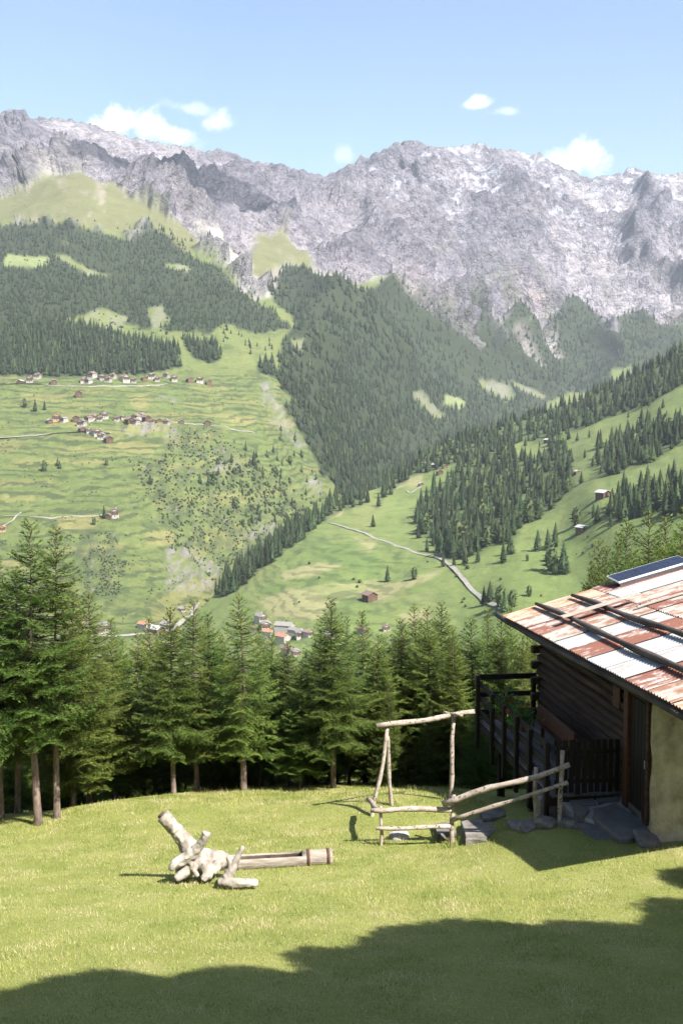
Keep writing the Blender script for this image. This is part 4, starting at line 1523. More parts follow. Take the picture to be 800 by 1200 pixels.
M['roof_red'] = rough_mat('terracotta_roof', (.25, .115, .075), (.34, .185, .125), 1.5, vary=.1, bump=.4, bdist=.05, bscale=9)
M['roof_pale'] = rough_mat('pale_tin_roof', (.30, .295, .29), (.40, .395, .39), 1.5, vary=.1, bump=.2, bdist=.03, bscale=9)
M['window'] = rough_mat('dark_window', (.02, .022, .026), (.05, .055, .06), 2, rough=.15, bump=0, vary=0)
M['shutter'] = rough_mat('brown_door', (.10, .055, .03), (.17, .10, .06), 2, bump=0, vary=.1)


def house_meshes(key, w, d, h, rise, wall, roof, upper=None, wins=True):
    out = []
    b = MB()
    zb = -4.0
    # gable wall faces local -y
    b.add([(-w / 2, -d / 2, zb), (w / 2, -d / 2, zb), (w / 2, d / 2, zb), (-w / 2, d / 2, zb), (-w / 2, -d / 2, h), (w / 2, -d / 2, h), (w / 2, d / 2, h), (-w / 2, d / 2, h),
           (0, -d / 2, h + rise), (0, d / 2, h + rise)],
          [(0, 1, 5, 8, 4), (2, 3, 7, 9, 6), (1, 2, 6, 5), (3, 0, 4, 7), (0, 3, 2, 1)])
    out.append(('wall', b.mesh(key + '_wall', M[wall])))
    ov, th = .7, .28
    sl = rise / (w / 2)
    r = MB()
    e = w / 2 + ov
    prof = [(-e, h - sl * ov + .06), (0, h + rise + .06), (e, h - sl * ov + .06), (e, h - sl * ov + .06 + th), (0, h + rise + .06 + th), (-e, h - sl * ov + .06 + th)]
    vs = [(x, -d / 2 - ov, z) for x, z in prof] + [(x, d / 2 + ov, z) for x, z in prof]
    fs = [(i, (i + 1) % 6, 6 + (i + 1) % 6, 6 + i) for i in range(6)] + [(0, 5, 4, 1), (1, 4, 3, 2), (6, 7, 10, 11), (7, 8, 9, 10)]
    r.add(vs, fs)
    out.append(('roof', r.mesh(key + '_roof', M[roof])))
    if upper:
        u = MB()
        u.box((0, -d / 2 - .06, h * .78), (w * .98, .12, h * .42))
        u.box((0, -d / 2 - .45, h * .55), (w * .9, .9, .15))
        out.append(('balcony', u.mesh(key + '_balcony', M[upper])))
    if wins:
        for (x, z) in ((-w * .28, h * .34), (w * .28, h * .34), (-w * .25, h * .80), (w * .25, h * .80)):
            q = MB().box((x, -d / 2 - (.14 if z > h * .5 and upper else .02), z), (1.0, .1, 1.25))
            out.append(('window', q.mesh(key + '_window', M['window'])))
        for y in (-d * .2, d * .22):
            q = MB().box((w / 2 + .02, y, h * .6), (.1, 1.0, 1.25))
            out.append(('window', q.mesh(key + '_window', M['window'])))
        out.append(('chimney', MB().box((w * .2, d * .1, h + rise + .1), (.8, .8, 1.6)).mesh(key + '_chimney', M['plaster_w'])))
    q = MB().box((0 if wins else w * .1, -d / 2 - .03, 1.0), (1.3 if wins else 2.2, .1, 2.1 if wins else 2.4))
    out.append(('door', q.mesh(key + '_door', M['shutter'])))
    return out


HK = {'white': house_meshes('white', 9, 11, 5.6, 2.2, 'plaster_w', 'roof_grey', 'barn'),
      'chalet': house_meshes('chalet', 10, 11, 6.2, 2.5, 'plaster_w', 'roof_brown', 'barn'),
      'barn': house_meshes('barn', 7, 8, 4.2, 2.0, 'barn', 'roof_brown', None, False),
      'stone': house_meshes('stone', 8.5, 10, 5.6, 2.3, 'stone_w', 'roof_brown', 'barn'),
      'orange': house_meshes('orange', 9.5, 11, 6, 2.3, 'plaster_o', 'roof_red', 'barn'),
      'red': house_meshes('red', 10, 16, 6.5, 2.6, 'plaster_w', 'roof_red'),
      'grey': house_meshes('grey', 12, 20, 7, 3.2, 'plaster_w', 'roof_grey'),
      'tin': house_meshes('tin', 6.5, 7.5, 3.2, 1.4, 'barn', 'roof_pale', None, False)}
HL = {'white': 'white walled house with a grey gable roof', 'chalet': 'white chalet with timber balcony and brown roof', 'barn': 'small dark timber barn with a brown roof',
      'stone': 'stone walled house with a timber upper floor', 'orange': 'orange plastered house with a red roof', 'red': 'long white house with a terracotta roof',
      'grey': 'big white house with a steep grey roof', 'tin': 'low dark hut with a pale roof'}


def house(surf, px, py, kind, s, rz, where, group):
    p = surf.at(np.array([float(px)]), np.array([float(py)]))[0]
    o = empty('barn' if kind == 'barn' else 'hut' if kind == 'tin' else 'house', tuple(p), rz)
    s *= .82 if kind == 'tin' and surf is HILL else 1.12 if surf is VAL else 1.0
    o.scale = (s, s, s)
    for nm, me in HK[kind]:
        link(bpy.data.objects.new(nm, me), o)
    tag(o, HL[kind] + ' ' + where, 'barn' if kind == 'barn' else 'hut' if kind == 'tin' else 'house', group)
    return o


hr = random.Random(3)
UP = 'in the upper row below the forest'
GU = 'houses of the upper row below the forest'
for px, py, k, s in ((24, 450, 'tin', 1.0), (35, 448, 'stone', 1.0), (44, 443, 'chalet', .8), (63, 449, 'tin', 1.2), (98, 447, 'white', .9), (108, 442, 'chalet', .9), (104, 448, 'white', .7), (119, 444, 'stone', .85), (127, 446, 'stone', .85),
                     (132, 442, 'chalet', .8), (146, 445, 'chalet', 1.0), (157, 446, 'stone', .8), (169, 445, 'barn', .9), (178, 443, 'chalet', .9), (184, 446, 'stone', .75), (195, 443, 'stone', .8), (204, 447, 'white', .85),
                     (222, 449, 'barn', 1.0), (234, 449, 'chalet', .9), (244, 452, 'barn', 1.0)):
    house(VAL, px, py, k, s, hr.uniform(-.5, .7), UP, GU)
house(VAL, 92, 464, 'barn', 1.1, .3, 'alone between the two rows of hamlet houses', None)
LOW = 'in the lower hamlet on the terrace'
GL = 'houses of the lower hamlet'
for px, py, k, s in ((66, 492, 'orange', .95), (75, 494, 'white', .7), (58, 494, 'tin', .9), (89, 494, 'barn', 1.1), (96, 499, 'chalet', .85), (104, 494, 'stone', .8), (110, 490, 'stone', .8), (117, 492, 'stone', .75), (122, 488, 'chalet', .85),
                     (96, 506, 'barn', .9), (104, 508, 'stone', .75), (112, 511, 'chalet', .8), (119, 515, 'white', .85), (127, 519, 'barn', 1.1), (137, 491, 'stone', .7), (143, 489, 'stone', .6), (152, 495, 'barn', 1.2), (160, 491, 'chalet', .85),
                     (166, 489, 'stone', .85), (158, 499, 'stone', .95), (171, 496, 'barn', 1.0), (178, 496, 'stone', .75), (186, 497, 'barn', .9), (195, 497, 'stone', .8), (213, 495, 'tin', .9), (244, 497, 'barn', .9)):
    house(VAL, px, py, k, s, hr.uniform(-.6, .8), LOW, GL)
house(VAL, 134, 604, 'stone', .9, .3, 'beside trees on the lower terraces', 'lone farm on the lower terraces')
house(VAL, 128, 606, 'barn', .7, -.3, 'beside trees on the lower terraces', 'lone farm on the lower terraces')
house(VAL, 3, 622, 'orange', .6, .2, 'alone by the farm track', None)
for px, py, k, s in ((100, 730, 'red', .5), (123, 736, 'white', .8), (116, 738, 'white', .55), (170, 735, 'red', .62), (196, 736, 'white', .8), (184, 739, 'tin', 1.2), (213, 716, 'white', .45)):
    house(VAL, px, py, k, s, hr.uniform(-.2, 1.0), 'on the valley floor beside the road', 'houses along the valley road')
for px, py, k, s, rz in ((306, 729, 'white', .75, .6), (312, 738, 'white', .75, .2), (334, 741, 'grey', .62, 1.2), (316, 748, 'red', .55, .9), (332, 753, 'red', .62, .75), (337, 766, 'stone', .72, .7), (347, 768, 'white', .55, .3),
                         (352, 747, 'white', .7, .2), (361, 746, 'stone', .6, .8), (345, 743, 'grey', .42, .9), (300, 742, 'stone', .6, 1.0), (385, 748, 'white', .6, .4), (425, 742, 'stone', .6, .7), (452, 738, 'stone', .5, .2)):
    house(HILL, px, py, k, s, rz, 'in the village between the spruce tops', 'houses of the valley village')
for px, py, k, s, rz, wh in ((433, 704, 'barn', 1.15, .5, 'alone on the strip fields below the path'), (497, 545, 'white', .55, .4, 'on the meadow shoulder'), (509, 547, 'tin', 1.0, .8, 'on the meadow shoulder'), (521, 549, 'barn', .8, .2, 'on the meadow shoulder'),
                             (515, 557, 'barn', .95, .2, 'below the others on the meadow shoulder'), (493, 569, 'tin', 1.0, .2, 'beside the mown round field'), (641, 517, 'tin', 1.3, .4, 'at the edge of the ridge wood'),
                             (707, 584, 'tin', 1.55, .5, 'on the open slope between two woods'), (682, 623, 'tin', 1.25, .5, 'by the round tree above the cabin roof'), (676, 555, 'tin', .9, .2, 'at the end of the hillside wood')):
    house(HILL, px, py, k, s, rz, wh, None)

# ------------------------------------------------------------------ the log cabin
M['wood_dark'] = rough_mat('old_dark_timber', (.022, .013, .009), (.062, .036, .022), 2.5, (6, .5, 6), .85, .6, .012, 14, .3, c3=(.10, .062, .04))
M['wood_red'] = rough_mat('red_brown_board', (.06, .027, .016), (.10, .043, .025), 3, (6, .6, 6), .7, .3, .006, 14, .1)
M['wood_grey'] = rough_mat('weathered_grey_wood', (.22, .19, .16), (.38, .34, .29), 3, (1, 8, 8), .85, .6, .01, 12, .12)
M['wood_post'] = rough_mat('dark_stained_wood', (.010, .0075, .006), (.022, .016, .011), 3, (5, 5, .6), .75, .4, .006, 16, .15)
M['wood_deck'] = rough_mat('grey_deck_boards', (.09, .082, .075), (.16, .145, .13), 3, (6, .5, 6), .85, .4, .006, 16, .15)
M['roof_pole'] = rough_mat('grey_bark_pole', (.035, .028, .025), (.10, .082, .07), 5, (1, .25, 1), .9, .9, .015, 18, .1)
M['plaster'] = rough_mat('rough_yellow_plaster', (.17, .14, .09), (.44, .385, .265), 2.4, (1, 1, 1), .95, 1.0, .04, 16, 0, c3=(.58, .52, .38))
M['stone'] = rough_mat('grey_stone', (.085, .076, .066), (.17, .155, .135), 4, rough=.9, bump=.8, bdist=.03, bscale=14, vary=.15, c3=(.26, .245, .225))
M['slab'] = rough_mat('blue_grey_slab', (.10, .094, .088), (.16, .152, .144), 3, rough=.7, bump=.35, bdist=.015, bscale=9, vary=.18)
M['mortar'] = rough_mat('pale_mortar', (.24, .23, .215), (.33, .32, .30), 6, rough=.95, bump=.5, bdist=.01, bscale=30, vary=0)


def sheet_mat(name, paint, under, cover, sc_=2.6):
    """corrugated roofing: paint flaking off the metal below"""
    m = NT(name)
    v = m.coord('Object', (1, 1, 1))
    rnd = m.node('ShaderNodeObjectInfo')
    off = m.node('ShaderNodeVectorMath', operation='SCALE')
    cxyz = m.node('ShaderNodeCombineXYZ')
    for k in range(3):
        m.l.new(rnd.outputs['Random'], cxyz.inputs[k])
    m.l.new(cxyz.outputs[0], off.inputs[0])
    off.inputs['Scale'].default_value = 37.0
    add = m.node('ShaderNodeVectorMath', operation='ADD')
    m.l.new(v, add.inputs[0])
    m.l.new(off.outputs[0], add.inputs[1])
    st = m.node('ShaderNodeMapping')
    m.l.new(add.outputs[0], st.inputs[0])
    st.inputs['Scale'].default_value = (.8, 1.7, 1)
    n = m.noise(st.outputs[0], sc_, 8, .72, .3)
    fac = m.ramp(n, [(cover - .06, (0, 0, 0)), (cover + .05, (1, 1, 1))])
    fine = m.noise(st.outputs[0], 16, 6, .7)
    pc = m.mix(fine, tuple(c * .8 for c in paint), tuple(min(1, c * 1.15) for c in paint))
    uc = m.mix(fine, tuple(c * .78 for c in under), tuple(min(1, c * 1.1) for c in under))
    # rust streaks running down the slope
    st2 = m.node('ShaderNodeMapping')
    m.l.new(add.outputs[0], st2.inputs[0])
    st2.inputs['Scale'].default_value = (.6, 9, 1)
    rs = m.ramp(m.noise(st2.outputs[0], 2.2, 5, .6), [(.56, (0, 0, 0)), (.74, (.75, .75, .75))])
    col = m.mix(fac, uc, pc)
    col = m.mix(rs, col, (.22, .10, .055))
    m.bump(n, .3, .004)
    return m.done(col, .62)


RED, WHITE, RUSTC = (.185, .080, .058), (.34, .32, .295), (.29, .155, .095)
SH = {'red': sheet_mat('red_painted_sheet', WHITE, RED, .57),
      'white': sheet_mat('flaking_white_sheet', (.33, .305, .275), (.225, .115, .078), .49),
      'peach': sheet_mat('rusty_peach_sheet', (.40, .29, .215), RUSTC, .49),
      'cream': sheet_mat('cream_sheet', (.34, .315, .265), (.28, .21, .15), .42),
      'bare': sheet_mat('bare_zinc_sheet', (.31, .315, .325), (.27, .25, .23), .42)}

CAB_RZ = math.atan2(.129, .992)
CAB_Z = -6.57
cab = empty('log_cabin', (4.86, 17.0, CAB_Z), CAB_RZ)
tag(cab, 'low log cabin with a rusty patched tin roof and wooden balcony', 'cabin')
ZEAVE, BE, BR, RISE = 2.62, -.62, 3.13, 1.0     # eave height, eave and ridge offset, rise
SLOPE = math.atan2(RISE, BR - BE)
A0, A1 = -3.0, 6.2


def roof_z(b):
    return ZEAVE + (b - BE) * RISE / (BR - BE) if b <= BR else ZEAVE + RISE - (b - BR) * RISE / (BR - BE)


# log core of the house, its gables and stone footing
core = MB()
W2 = 2 * BR
core.add([(.10, .45, -1.7), (W2 - .1, .45, -1.7), (W2 - .1, 5.78, -1.7), (.10, 5.78, -1.7),
          (.10, .45, roof_z(.10) - .24), (W2 - .1, .45, roof_z(.10) - .24), (W2 - .1, 5.78, roof_z(.10) - .24), (.10, 5.78, roof_z(.10) - .24), (BR, .45, roof_z(BR) - .24), (BR, 5.78, roof_z(BR) - .24)],
         [(0, 1, 5, 8, 4), (2, 3, 7, 9, 6), (1, 2, 6, 5), (3, 0, 4, 7), (0, 3, 2, 1)])
wall = core.build('timber_wall', M['wood_dark'], cab)
nb = 14
z = .30
zt = roof_z(0) - .20
hh = (zt - z) / nb
for k in range(nb):
    hgt = hh
    # squared logs, each set a little in or out, ends uneven at the far corner
    far = 5.80 + random.uniform(.05, .22)
    dx = random.uniform(-.018, .018)
    b = MB()
    n = 9
    vs, fs = [], []
    for i in range(n):
        y = 1.12 + (far - 1.12) * i / (n - 1)
        w1, w2 = random.uniform(-.010, .010), random.uniform(-.008, .008)
        g = .012
        vs += [(.02 + dx + w1 + .02, y, z + g + w2), (-.015 + dx + w1, y, z + .035 + w2), (-.015 + dx + w1, y, z + hgt - .035 + w2), (.02 + dx + w1 + .02, y, z + hgt - g + w2), (.16, y, z + hgt - g + w2), (.16, y, z + g + w2)]
    for i in range(n - 1):
        for j in range(6):
            fs.append((i * 6 + j, i * 6 + (j + 1) % 6, (i + 1) * 6 + (j + 1) % 6, (i + 1) * 6 + j))
    fs += [(5, 4, 3, 2, 1, 0), tuple((n - 1) * 6 + j for j in range(6))]
    b.add(vs, fs)
    b.build('log', M['wood_dark'], wall)
    z += hgt
# crossing log ends at the far corner
for k in range(7):
    MB().bbox((-.02, 5.80, .55 + k * .33), (.30, .15, .15), .015).build('log_end', M['wood_dark'], wall)
# footing
MB().add(*(lambda b: (b.v, b.f))(MB().box((W2 / 2, 3.1, -.85), (W2 - .02, 5.36, 2.3)))).build('stone_footing', M['stone'], cab)
# plastered masonry end facing the lawn
pl = MB()
nx, nz = 46, 26
vs = []
for j in range(nz + 1):
    for i in range(nx + 1):
        u, w_ = i / nx, j / nz
        x = u * W2
        top = roof_z(x) - .12
        zz = -.9 + (top + .9) * w_
        ed = .05 * float(perlin(np.array([[0.3, w_ * 7, 1.7]]))[0]) * (u < .02)
        flare = .16 * max(0, 1 - (zz + .3) / .75) ** 1.5
        y = -flare + .045 * float(perlin(np.array([[x * 1.6, zz * 1.8, 3.1]]))[0]) + .02 * float(perlin(np.array([[x * 6, zz * 6, 1.1]]))[0])
        vs.append((x + ed - (flare * .6 if u < .02 else 0), y, zz))
fs = [(j * (nx + 1) + i, j * (nx + 1) + i + 1, (j + 1) * (nx + 1) + i + 1, (j + 1) * (nx + 1) + i) for j in range(nz) for i in range(nx)]
pl.add(vs, fs)
# return of the masonry on the door side
vs2 = []
for j in range(nz + 1):
    a = vs[j * (nx + 1)]
    vs2 += [a, (a[0] + .02, .12, a[2]), (.1, .42, a[2])]
fs2 = [(j * 3 + i, (j + 1) * 3 + i, (j + 1) * 3 + i + 1, j * 3 + i + 1) for j in range(nz) for i in range(2)]
pl.add(vs2, fs2)
vs3 = [vs[j * (nx + 1) + nx] for j in range(nz + 1)] + [(W2, .45, vs[j * (nx + 1) + nx][2]) for j in range(nz + 1)]
pl.add(vs3, [(j, nz + 1 + j, nz + 2 + j, j + 1) for j in range(nz)])
pl.build('plaster_wall', M['plaster'], cab, True)
# door with frame
dr = MB().box((.075, .56, 1.16), (.05, .72, 1.92)).build('door', M['wood_post'], cab)
for k in range(5):
    MB().bbox((.04, .27 + k * .145, 1.16), (.03, .135, 1.86), .006).build('door_board', M['wood_post'], dr)
MB().bbox((.018, .30, 1.12), (.03, .05, .14), .008).build('handle', M['wood_grey'], dr)
MB().bbox((.03, 1.02, 1.25), (.14, .17, 2.1), .012).build('door_frame', M['wood_red'], cab)
MB().bbox((.03, .14, 1.25), (.14, .10, 2.1), .012).build('door_frame', M['wood_dark'], cab)
MB().bbox((.03, .58, 2.24), (.15, 1.05, .16), .012).build('lintel', M['wood_dark'], cab)
# small shutter on the log wall by the door
MB().bbox((-.035, 1.42, 1.95), (.03, .30, .36), .008).build('shutter', M['wood_red'], cab)

# roof: deck, rafters, sheets, weights
rd = MB()
e0, e1 = BE + .02, W2 - BE - .02
prof = [(e0, roof_z(e0) - .10), (BR, roof_z(BR) - .10), (e1, roof_z(e1) - .10), (e1, roof_z(e1) - .045), (BR, roof_z(BR) - .045), (e0, roof_z(e0) - .045)]
rd.add([(x, A0 + .05, zz) for x, zz in prof] + [(x, A1 - .05, zz) for x, zz in prof],
       [(i, (i + 1) % 6, 6 + (i + 1) % 6, 6 + i) for i in range(6)] + [(0, 5, 4, 1), (1, 4, 3, 2), (6, 7, 10, 11), (7, 8, 9, 10)])
roof = rd.build('roof', M['wood_dark'], cab)
roof.location.z = .08
roof.rotation_euler.x = -.030
rot = Matrix.Rotation(-SLOPE, 3, 'Y')
for k in range(11):
    a = A0 + .3 + k * (A1 - A0 - .6) / 10
    MB().bbox(((BE + BR) / 2, a, roof_z((BE + BR) / 2) - .16), ((BR - BE) / math.cos(SLOPE) - .1, .10, .11), .01, rot).build('rafter', M['wood_dark'], roof)
# eave gutter: a hollowed pole running past the far corner
gp = [(BE + .03 + .012 * math.sin(t * 9), A0 + .3 + (A1 + .75 - A0 - .3) * t, ZEAVE - .135 + .012 * math.sin(t * 7) + (.04 * max(0, t - .9) * 10)) for t in np.linspace(0, 1, 12)]
MB().tube(gp, [.055 + .006 * math.sin(i * 1.9) for i in range(12)], 8, True, .15, 3.0).build('gutter', M['roof_pole'], roof, True)


def corrugated(length, width, wl_=.10, amp=.017, seg=4):
    n = int(round(width / wl_)) * seg
    b = MB()
    vs = []
    for i in range(n + 1):
        y = width * i / n
        zz = amp * math.cos(2 * math.pi * y / wl_)
        vs += [(0, y, zz), (length, y, zz)]
    b.add(vs, [(2 * i, 2 * i + 1, 2 * i + 3, 2 * i + 2) for i in range(n)])
    return b


cw = .83
ncol = int(round((A1 - A0) / cw))
cw = (A1 - A0) / ncol
slen = (BR - BE) / math.cos(SLOPE)
rows = [(0.0, 2.12, 0.0), (2.02, slen + .02, .022)]
ROWC = [['peach', 'white', 'red', 'white', 'bare', 'red', 'bare', 'bare', 'red', 'white', 'peach'],
        ['red', 'bare', 'white', 'red', 'white', 'cream', 'red', 'peach', 'white', 'red', 'white']]
# colour changes along the slope too: each column is made of a lower and an upper sheet
for ri, (s0, s1, lift) in enumerate(rows):
    for c in range(ncol):
        a_hi = A1 - c * cw
        me_key = ROWC[ri][c % 11]
        key = 'sheet_%d_%s' % (ri, me_key)
        me = bpy.data.meshes.get(key)
        if me is None:
            me = corrugated(s1 - s0, cw + .05).mesh(key, SH[me_key], True)
        o = link(bpy.data.objects.new('roof_sheet', me), roof)
        o.location = (BE - .03 + s0 * math.cos(SLOPE), a_hi - cw - .05, roof_z(BE) - .008 + s0 * math.sin(SLOPE) + lift + (c % 2) * .006)
        o.rotation_euler = (0, -SLOPE + random.uniform(-.002, .002), 0)
        o2 = link(bpy.data.objects.new('roof_sheet', me), roof)
        o2.location = (W2 - BE + .03 - s0 * math.cos(SLOPE), a_hi + .0, roof_z(BE) - .008 + s0 * math.sin(SLOPE) + lift + (c % 2) * .006)
        o2.rotation_euler = (0, -SLOPE, math.pi)
ridge = MB().tube([(BR, A0, roof_z(BR) + .035), (BR, A1, roof_z(BR) + .035)], .05, 8)
ridge.build('ridge_cap', SH['bare'], roof, True)


def roof_pole(b0, b1, a0, a1, r):
    n = 14
    pts, rad = [], []
    for i in range(n):
        t = i / (n - 1)
        bb = b0 + (b1 - b0) * t + .02 * math.sin(t * 11 + b0 * 5)
        pts.append((bb, a0 + (a1 - a0) * t, roof_z(bb) + .03 + r + .008 * math.sin(t * 17)))
        rad.append(r * (1 + .18 * math.sin(t * 23 + b0) - .25 * t))
    MB().tube(pts, rad, 9, True, .3, b0).build('weight_pole', M['roof_pole'], roof, True)


roof_pole(-.06, .04, -2.9, 6.05, .060)
roof_pole(.78, .72, -2.9, 5.85, .062)
pm = Matrix.Rotation(-SLOPE, 3, 'Y')
MB().bbox((.60, 3.86, roof_z(.60) + .175), (1.62, .17, .035), .005, pm @ Matrix.Rotation(.03, 3, 'Z')).build('board', M['wood_grey'], roof)
MB().bbox((1.75, 3.30, roof_z(1.75) + .075), (1.35, .075, .03), .005, pm).build('batten', M['wood_grey'], roof)
# solar panel at the far verge
M['pv'] = rough_mat('solar_cell', (.010, .014, .030), (.016, .022, .046), 2, rough=.4, bump=0, vary=.12)
M['alu'] = rough_mat('aluminium', (.55, .56, .58), (.66, .67, .68), 2, rough=.4, bump=0, vary=0)
bc, ac = 2.36, 5.86
frame = MB().bbox((0, 0, 0), (1.62, .66, .035), .004).build('solar_panel', M['alu'], cab)
frame.location = (bc, ac, roof_z(bc) + .175 + .08 - .030 * ac)
frame.rotation_euler = (.06, -SLOPE, 0)
cell = MB().box((0, 0, 0), (.172, .186, .006)).mesh('cell', M['pv'])
for i in range(9):
    for j in range(3):
        o = link(bpy.data.objects.new('cell', cell), frame)
        o.location = (-.708 + i * .177, -.2 + j * .2, .021)
for sgn in (-1, 1):
    MB().box((0, sgn * .22, -.07), (1.5, .04, .10)).build('bracket', M['alu'], frame)

# balcony along the log wall
FL = .35
bal = MB()
bal.bbox((-1.19, 3.65, FL - .12), (.10, 4.75, .14), .008)
bal.bbox((-.62, 5.93, FL - .12), (1.05, .10, .14), .008)
bal.bbox((-.62, 1.33, FL - .12), (1.05, .10, .14), .008)
balcony = bal.build('balcony', M['wood_post'], cab)
for k in range(9):
    MB().bbox((-1.13 + k * .131, 3.64, FL - .025), (.122, 4.72, .04), .005).build('deck_board', M['wood_deck'], balcony)
for a, top in ((5.92, .98), (4.78, .86), (3.92, .86), (3.1, .86), (2.28, .86), (1.32, .90)):
    MB().bbox((-1.27, a, FL + top / 2 - .28), (.075, .10, top + .56), .008).build('post', M['wood_post'], balcony)
for zz in (.78, .48, .18):
    MB().bbox((-1.215, 3.62, FL + zz), (.035, 4.6, .115), .006).build('rail', M['wood_post'], balcony)
MB().bbox((-.06, 5.97, FL + .40), (.09, .09, 1.05), .008).build('post', M['wood_post'], balcony)
MB().bbox((-.62, 5.99, FL + .92), (1.24, .05, .11), .006).build('rail', M['wood_post'], balcony)
MB().bbox((-.62, 5.99, FL + .55), (1.24, .04, .10), .006).build('rail', M['wood_post'], balcony)
MB().bbox((-.62, 5.99, FL + .18), (1.24, .04, .10), .006).build('rail', M['wood_post'], balcony)
for a in (4.7, 2.6):
    MB().bbox((-1.1, a, FL - .9), (.13, .13, 1.5), .01).build('support', M['wood_post'], balcony)
MB().bbox((-1.2, 1.55, -.22), (.30, .42, 1.0), .04).build('stone_pier', M['stone'], balcony)
# picket gate between the balcony and the wall
gate = MB()
gate.bbox((-.58, 1.28, FL + .22), (1.12, .03, .07), .004)
gate.bbox((-.58, 1.28, FL + .72), (1.12, .03, .07), .004)
gt = gate.build('gate', M['wood_post'], cab)
for k in range(10):
    MB().bbox((-1.09 + k * .113, 1.25, FL + .47 + random.uniform(-.02, .02)), (.085, .025, .90), .005).build('picket', M['wood_post'], gt)
# bench against the wall
bn = empty('bench', tuple(cab.matrix_basis @ Vector((-.35, 3.1, FL))), CAB_RZ)
tag(bn, 'red brown wooden bench standing on the balcony against the log wall', 'bench')
MB().bbox((0, 0, .42), (.36, 2.1, .045), .006).build('seat', M['wood_red'], bn)
MB().bbox((-.19, 0, .66), (.035, 2.1, .30), .006, Matrix.Rotation(.08, 3, 'Y')).build('backrest', M['wood_red'], bn)
for s_ in (-.9, .9):
    for x in (-.14, .14):
        MB().bbox((x, s_, .20), (.06, .06, .40), .005).build('leg', M['wood_red'], bn)
# geraniums in boxes on the railing
M['petal'] = rough_mat('red_petals', (.30, .015, .012), (.42, .035, .025), 20, bump=0, vary=.1, rough=.6)
M['gleaf'] = leafy('geranium_leaves', (.04, .10, .02), (.09, .17, .04), 8, .3, .1)
M['clay'] = rough_mat('brown_planter', (.14, .07, .045), (.2, .1, .065), 6, bump=.2, vary=0)
for a, nm in ((4.45, 'near the corner post'), (3.55, 'at the middle of the rail')):
    pb = empty('flower_box', tuple(cab.matrix_basis @ Vector((-1.04, a, FL + .50))), CAB_RZ)
    tag(pb, 'brown box of red geraniums hung on the balcony railing ' + nm, 'flower box')
    b = MB()
    b.add([(-.07, -.26, 0), (.07, -.26, 0), (.07, .26, 0), (-.07, .26, 0), (-.09, -.3, .17), (.09, -.3, .17), (.09, .3, .17), (-.09, .3, .17)],
          [(0, 3, 2, 1), (4, 5, 6, 7), (0, 1, 5, 4), (1, 2, 6, 5), (2, 3, 7, 6), (3, 0, 4, 7)])
    b.build('planter', M['clay'], pb)
    r = np.random.default_rng(int(a * 10))
    n = 620
    c = np.stack([r.normal(-.03, .11, n), r.uniform(-.32, .32, n), .17 + np.abs(r.normal(.02, .12, n)) - .12 * (r.random(n) < .3)], -1)
    t = unit(r.normal(0, 1, (n, 3)) + np.array((0, 0, .4)))
    v, f = foliage_tris(c, t, unit(np.cross(t, r.normal(0, 1, (n, 3)))), r.uniform(.04, .08, n), r.uniform(.04, .08, n))
    me = mesh_np('leaves', v, f); me.materials.append(M['gleaf'])
    link(bpy.data.objects.new('leaves', me), pb)
    n = 4
    for k in range(n):
        cc = np.array((r.normal(-.05, .09), r.uniform(-.28, .28), r.uniform(.26, .42)))
        mm = 26
        c = cc + r.normal(0, .022, (mm, 3))
        t = unit(c - cc + r.normal(0, .01, (mm, 3)))
        v, f = foliage_tris(c, t, unit(np.cross(t, r.normal(0, 1, (mm, 3)))), r.uniform(.02, .04, mm), r.uniform(.02, .04, mm))
        me = mesh_np('blossom', v, f); me.materials.append(M['petal'])
        link(bpy.data.objects.new('blossom', me), pb)

# ------------------------------------------------------------------ stone terrace by the door


def on_plane(px, py, z0, y0, k):
    """where the sight line meets the sloping plane z = z0 + k (y - y0)"""
    x, y, zz = (float(q) for q in raydir(px, py))
    t = (z0 - k * y0) / (zz - k * y)
    return (x * t, y * t, zz * t)


TER = (-6.24, 18.6, .17)
ter = empty('stone_terrace', on_plane(715, 945, -6.5, 18, .17))
tag(ter, 'terrace of large blue grey stone slabs in front of the cabin door', 'terrace')
tinv = Vector(ter.location)


def slab(pix, plane, th, name, mat, parent=None, origin=None, bev=.04):
    pts = [Vector(on_plane(px, py, *plane)) for px, py in pix]
    o3 = origin if origin is not None else Vector((0, 0, 0))
    n = len(pts)
    c = sum(pts, Vector()) / n
    # finer, slightly ragged outline
    ring = []
    for i in range(n):
        p, q = pts[i], pts[(i + 1) % n]
        for t in (0, .33, .66):
            w = p.lerp(q, t)
            ring.append(w + Vector((random.uniform(-.018, .018), random.uniform(-.025, .025), random.uniform(-.006, .006))))
    m = len(ring)
    b = MB()
    top = [c + (p - c) * (1 - bev) + Vector((0, 0, .0)) for p in ring]
    mid = [p - Vector((0, 0, .022)) for p in ring]
    bot = [c + (p - c) * .97 - Vector((0, 0, th)) for p in ring]
    b.add([p - o3 for p in top + mid + bot], [tuple(range(m))] + [(i, m + i, m + (i + 1) % m, (i + 1) % m) for i in range(m)] + [(m + i, 2 * m + i, 2 * m + (i + 1) % m, m + (i + 1) % m) for i in range(m)])
    return b.build(name, mat, parent)


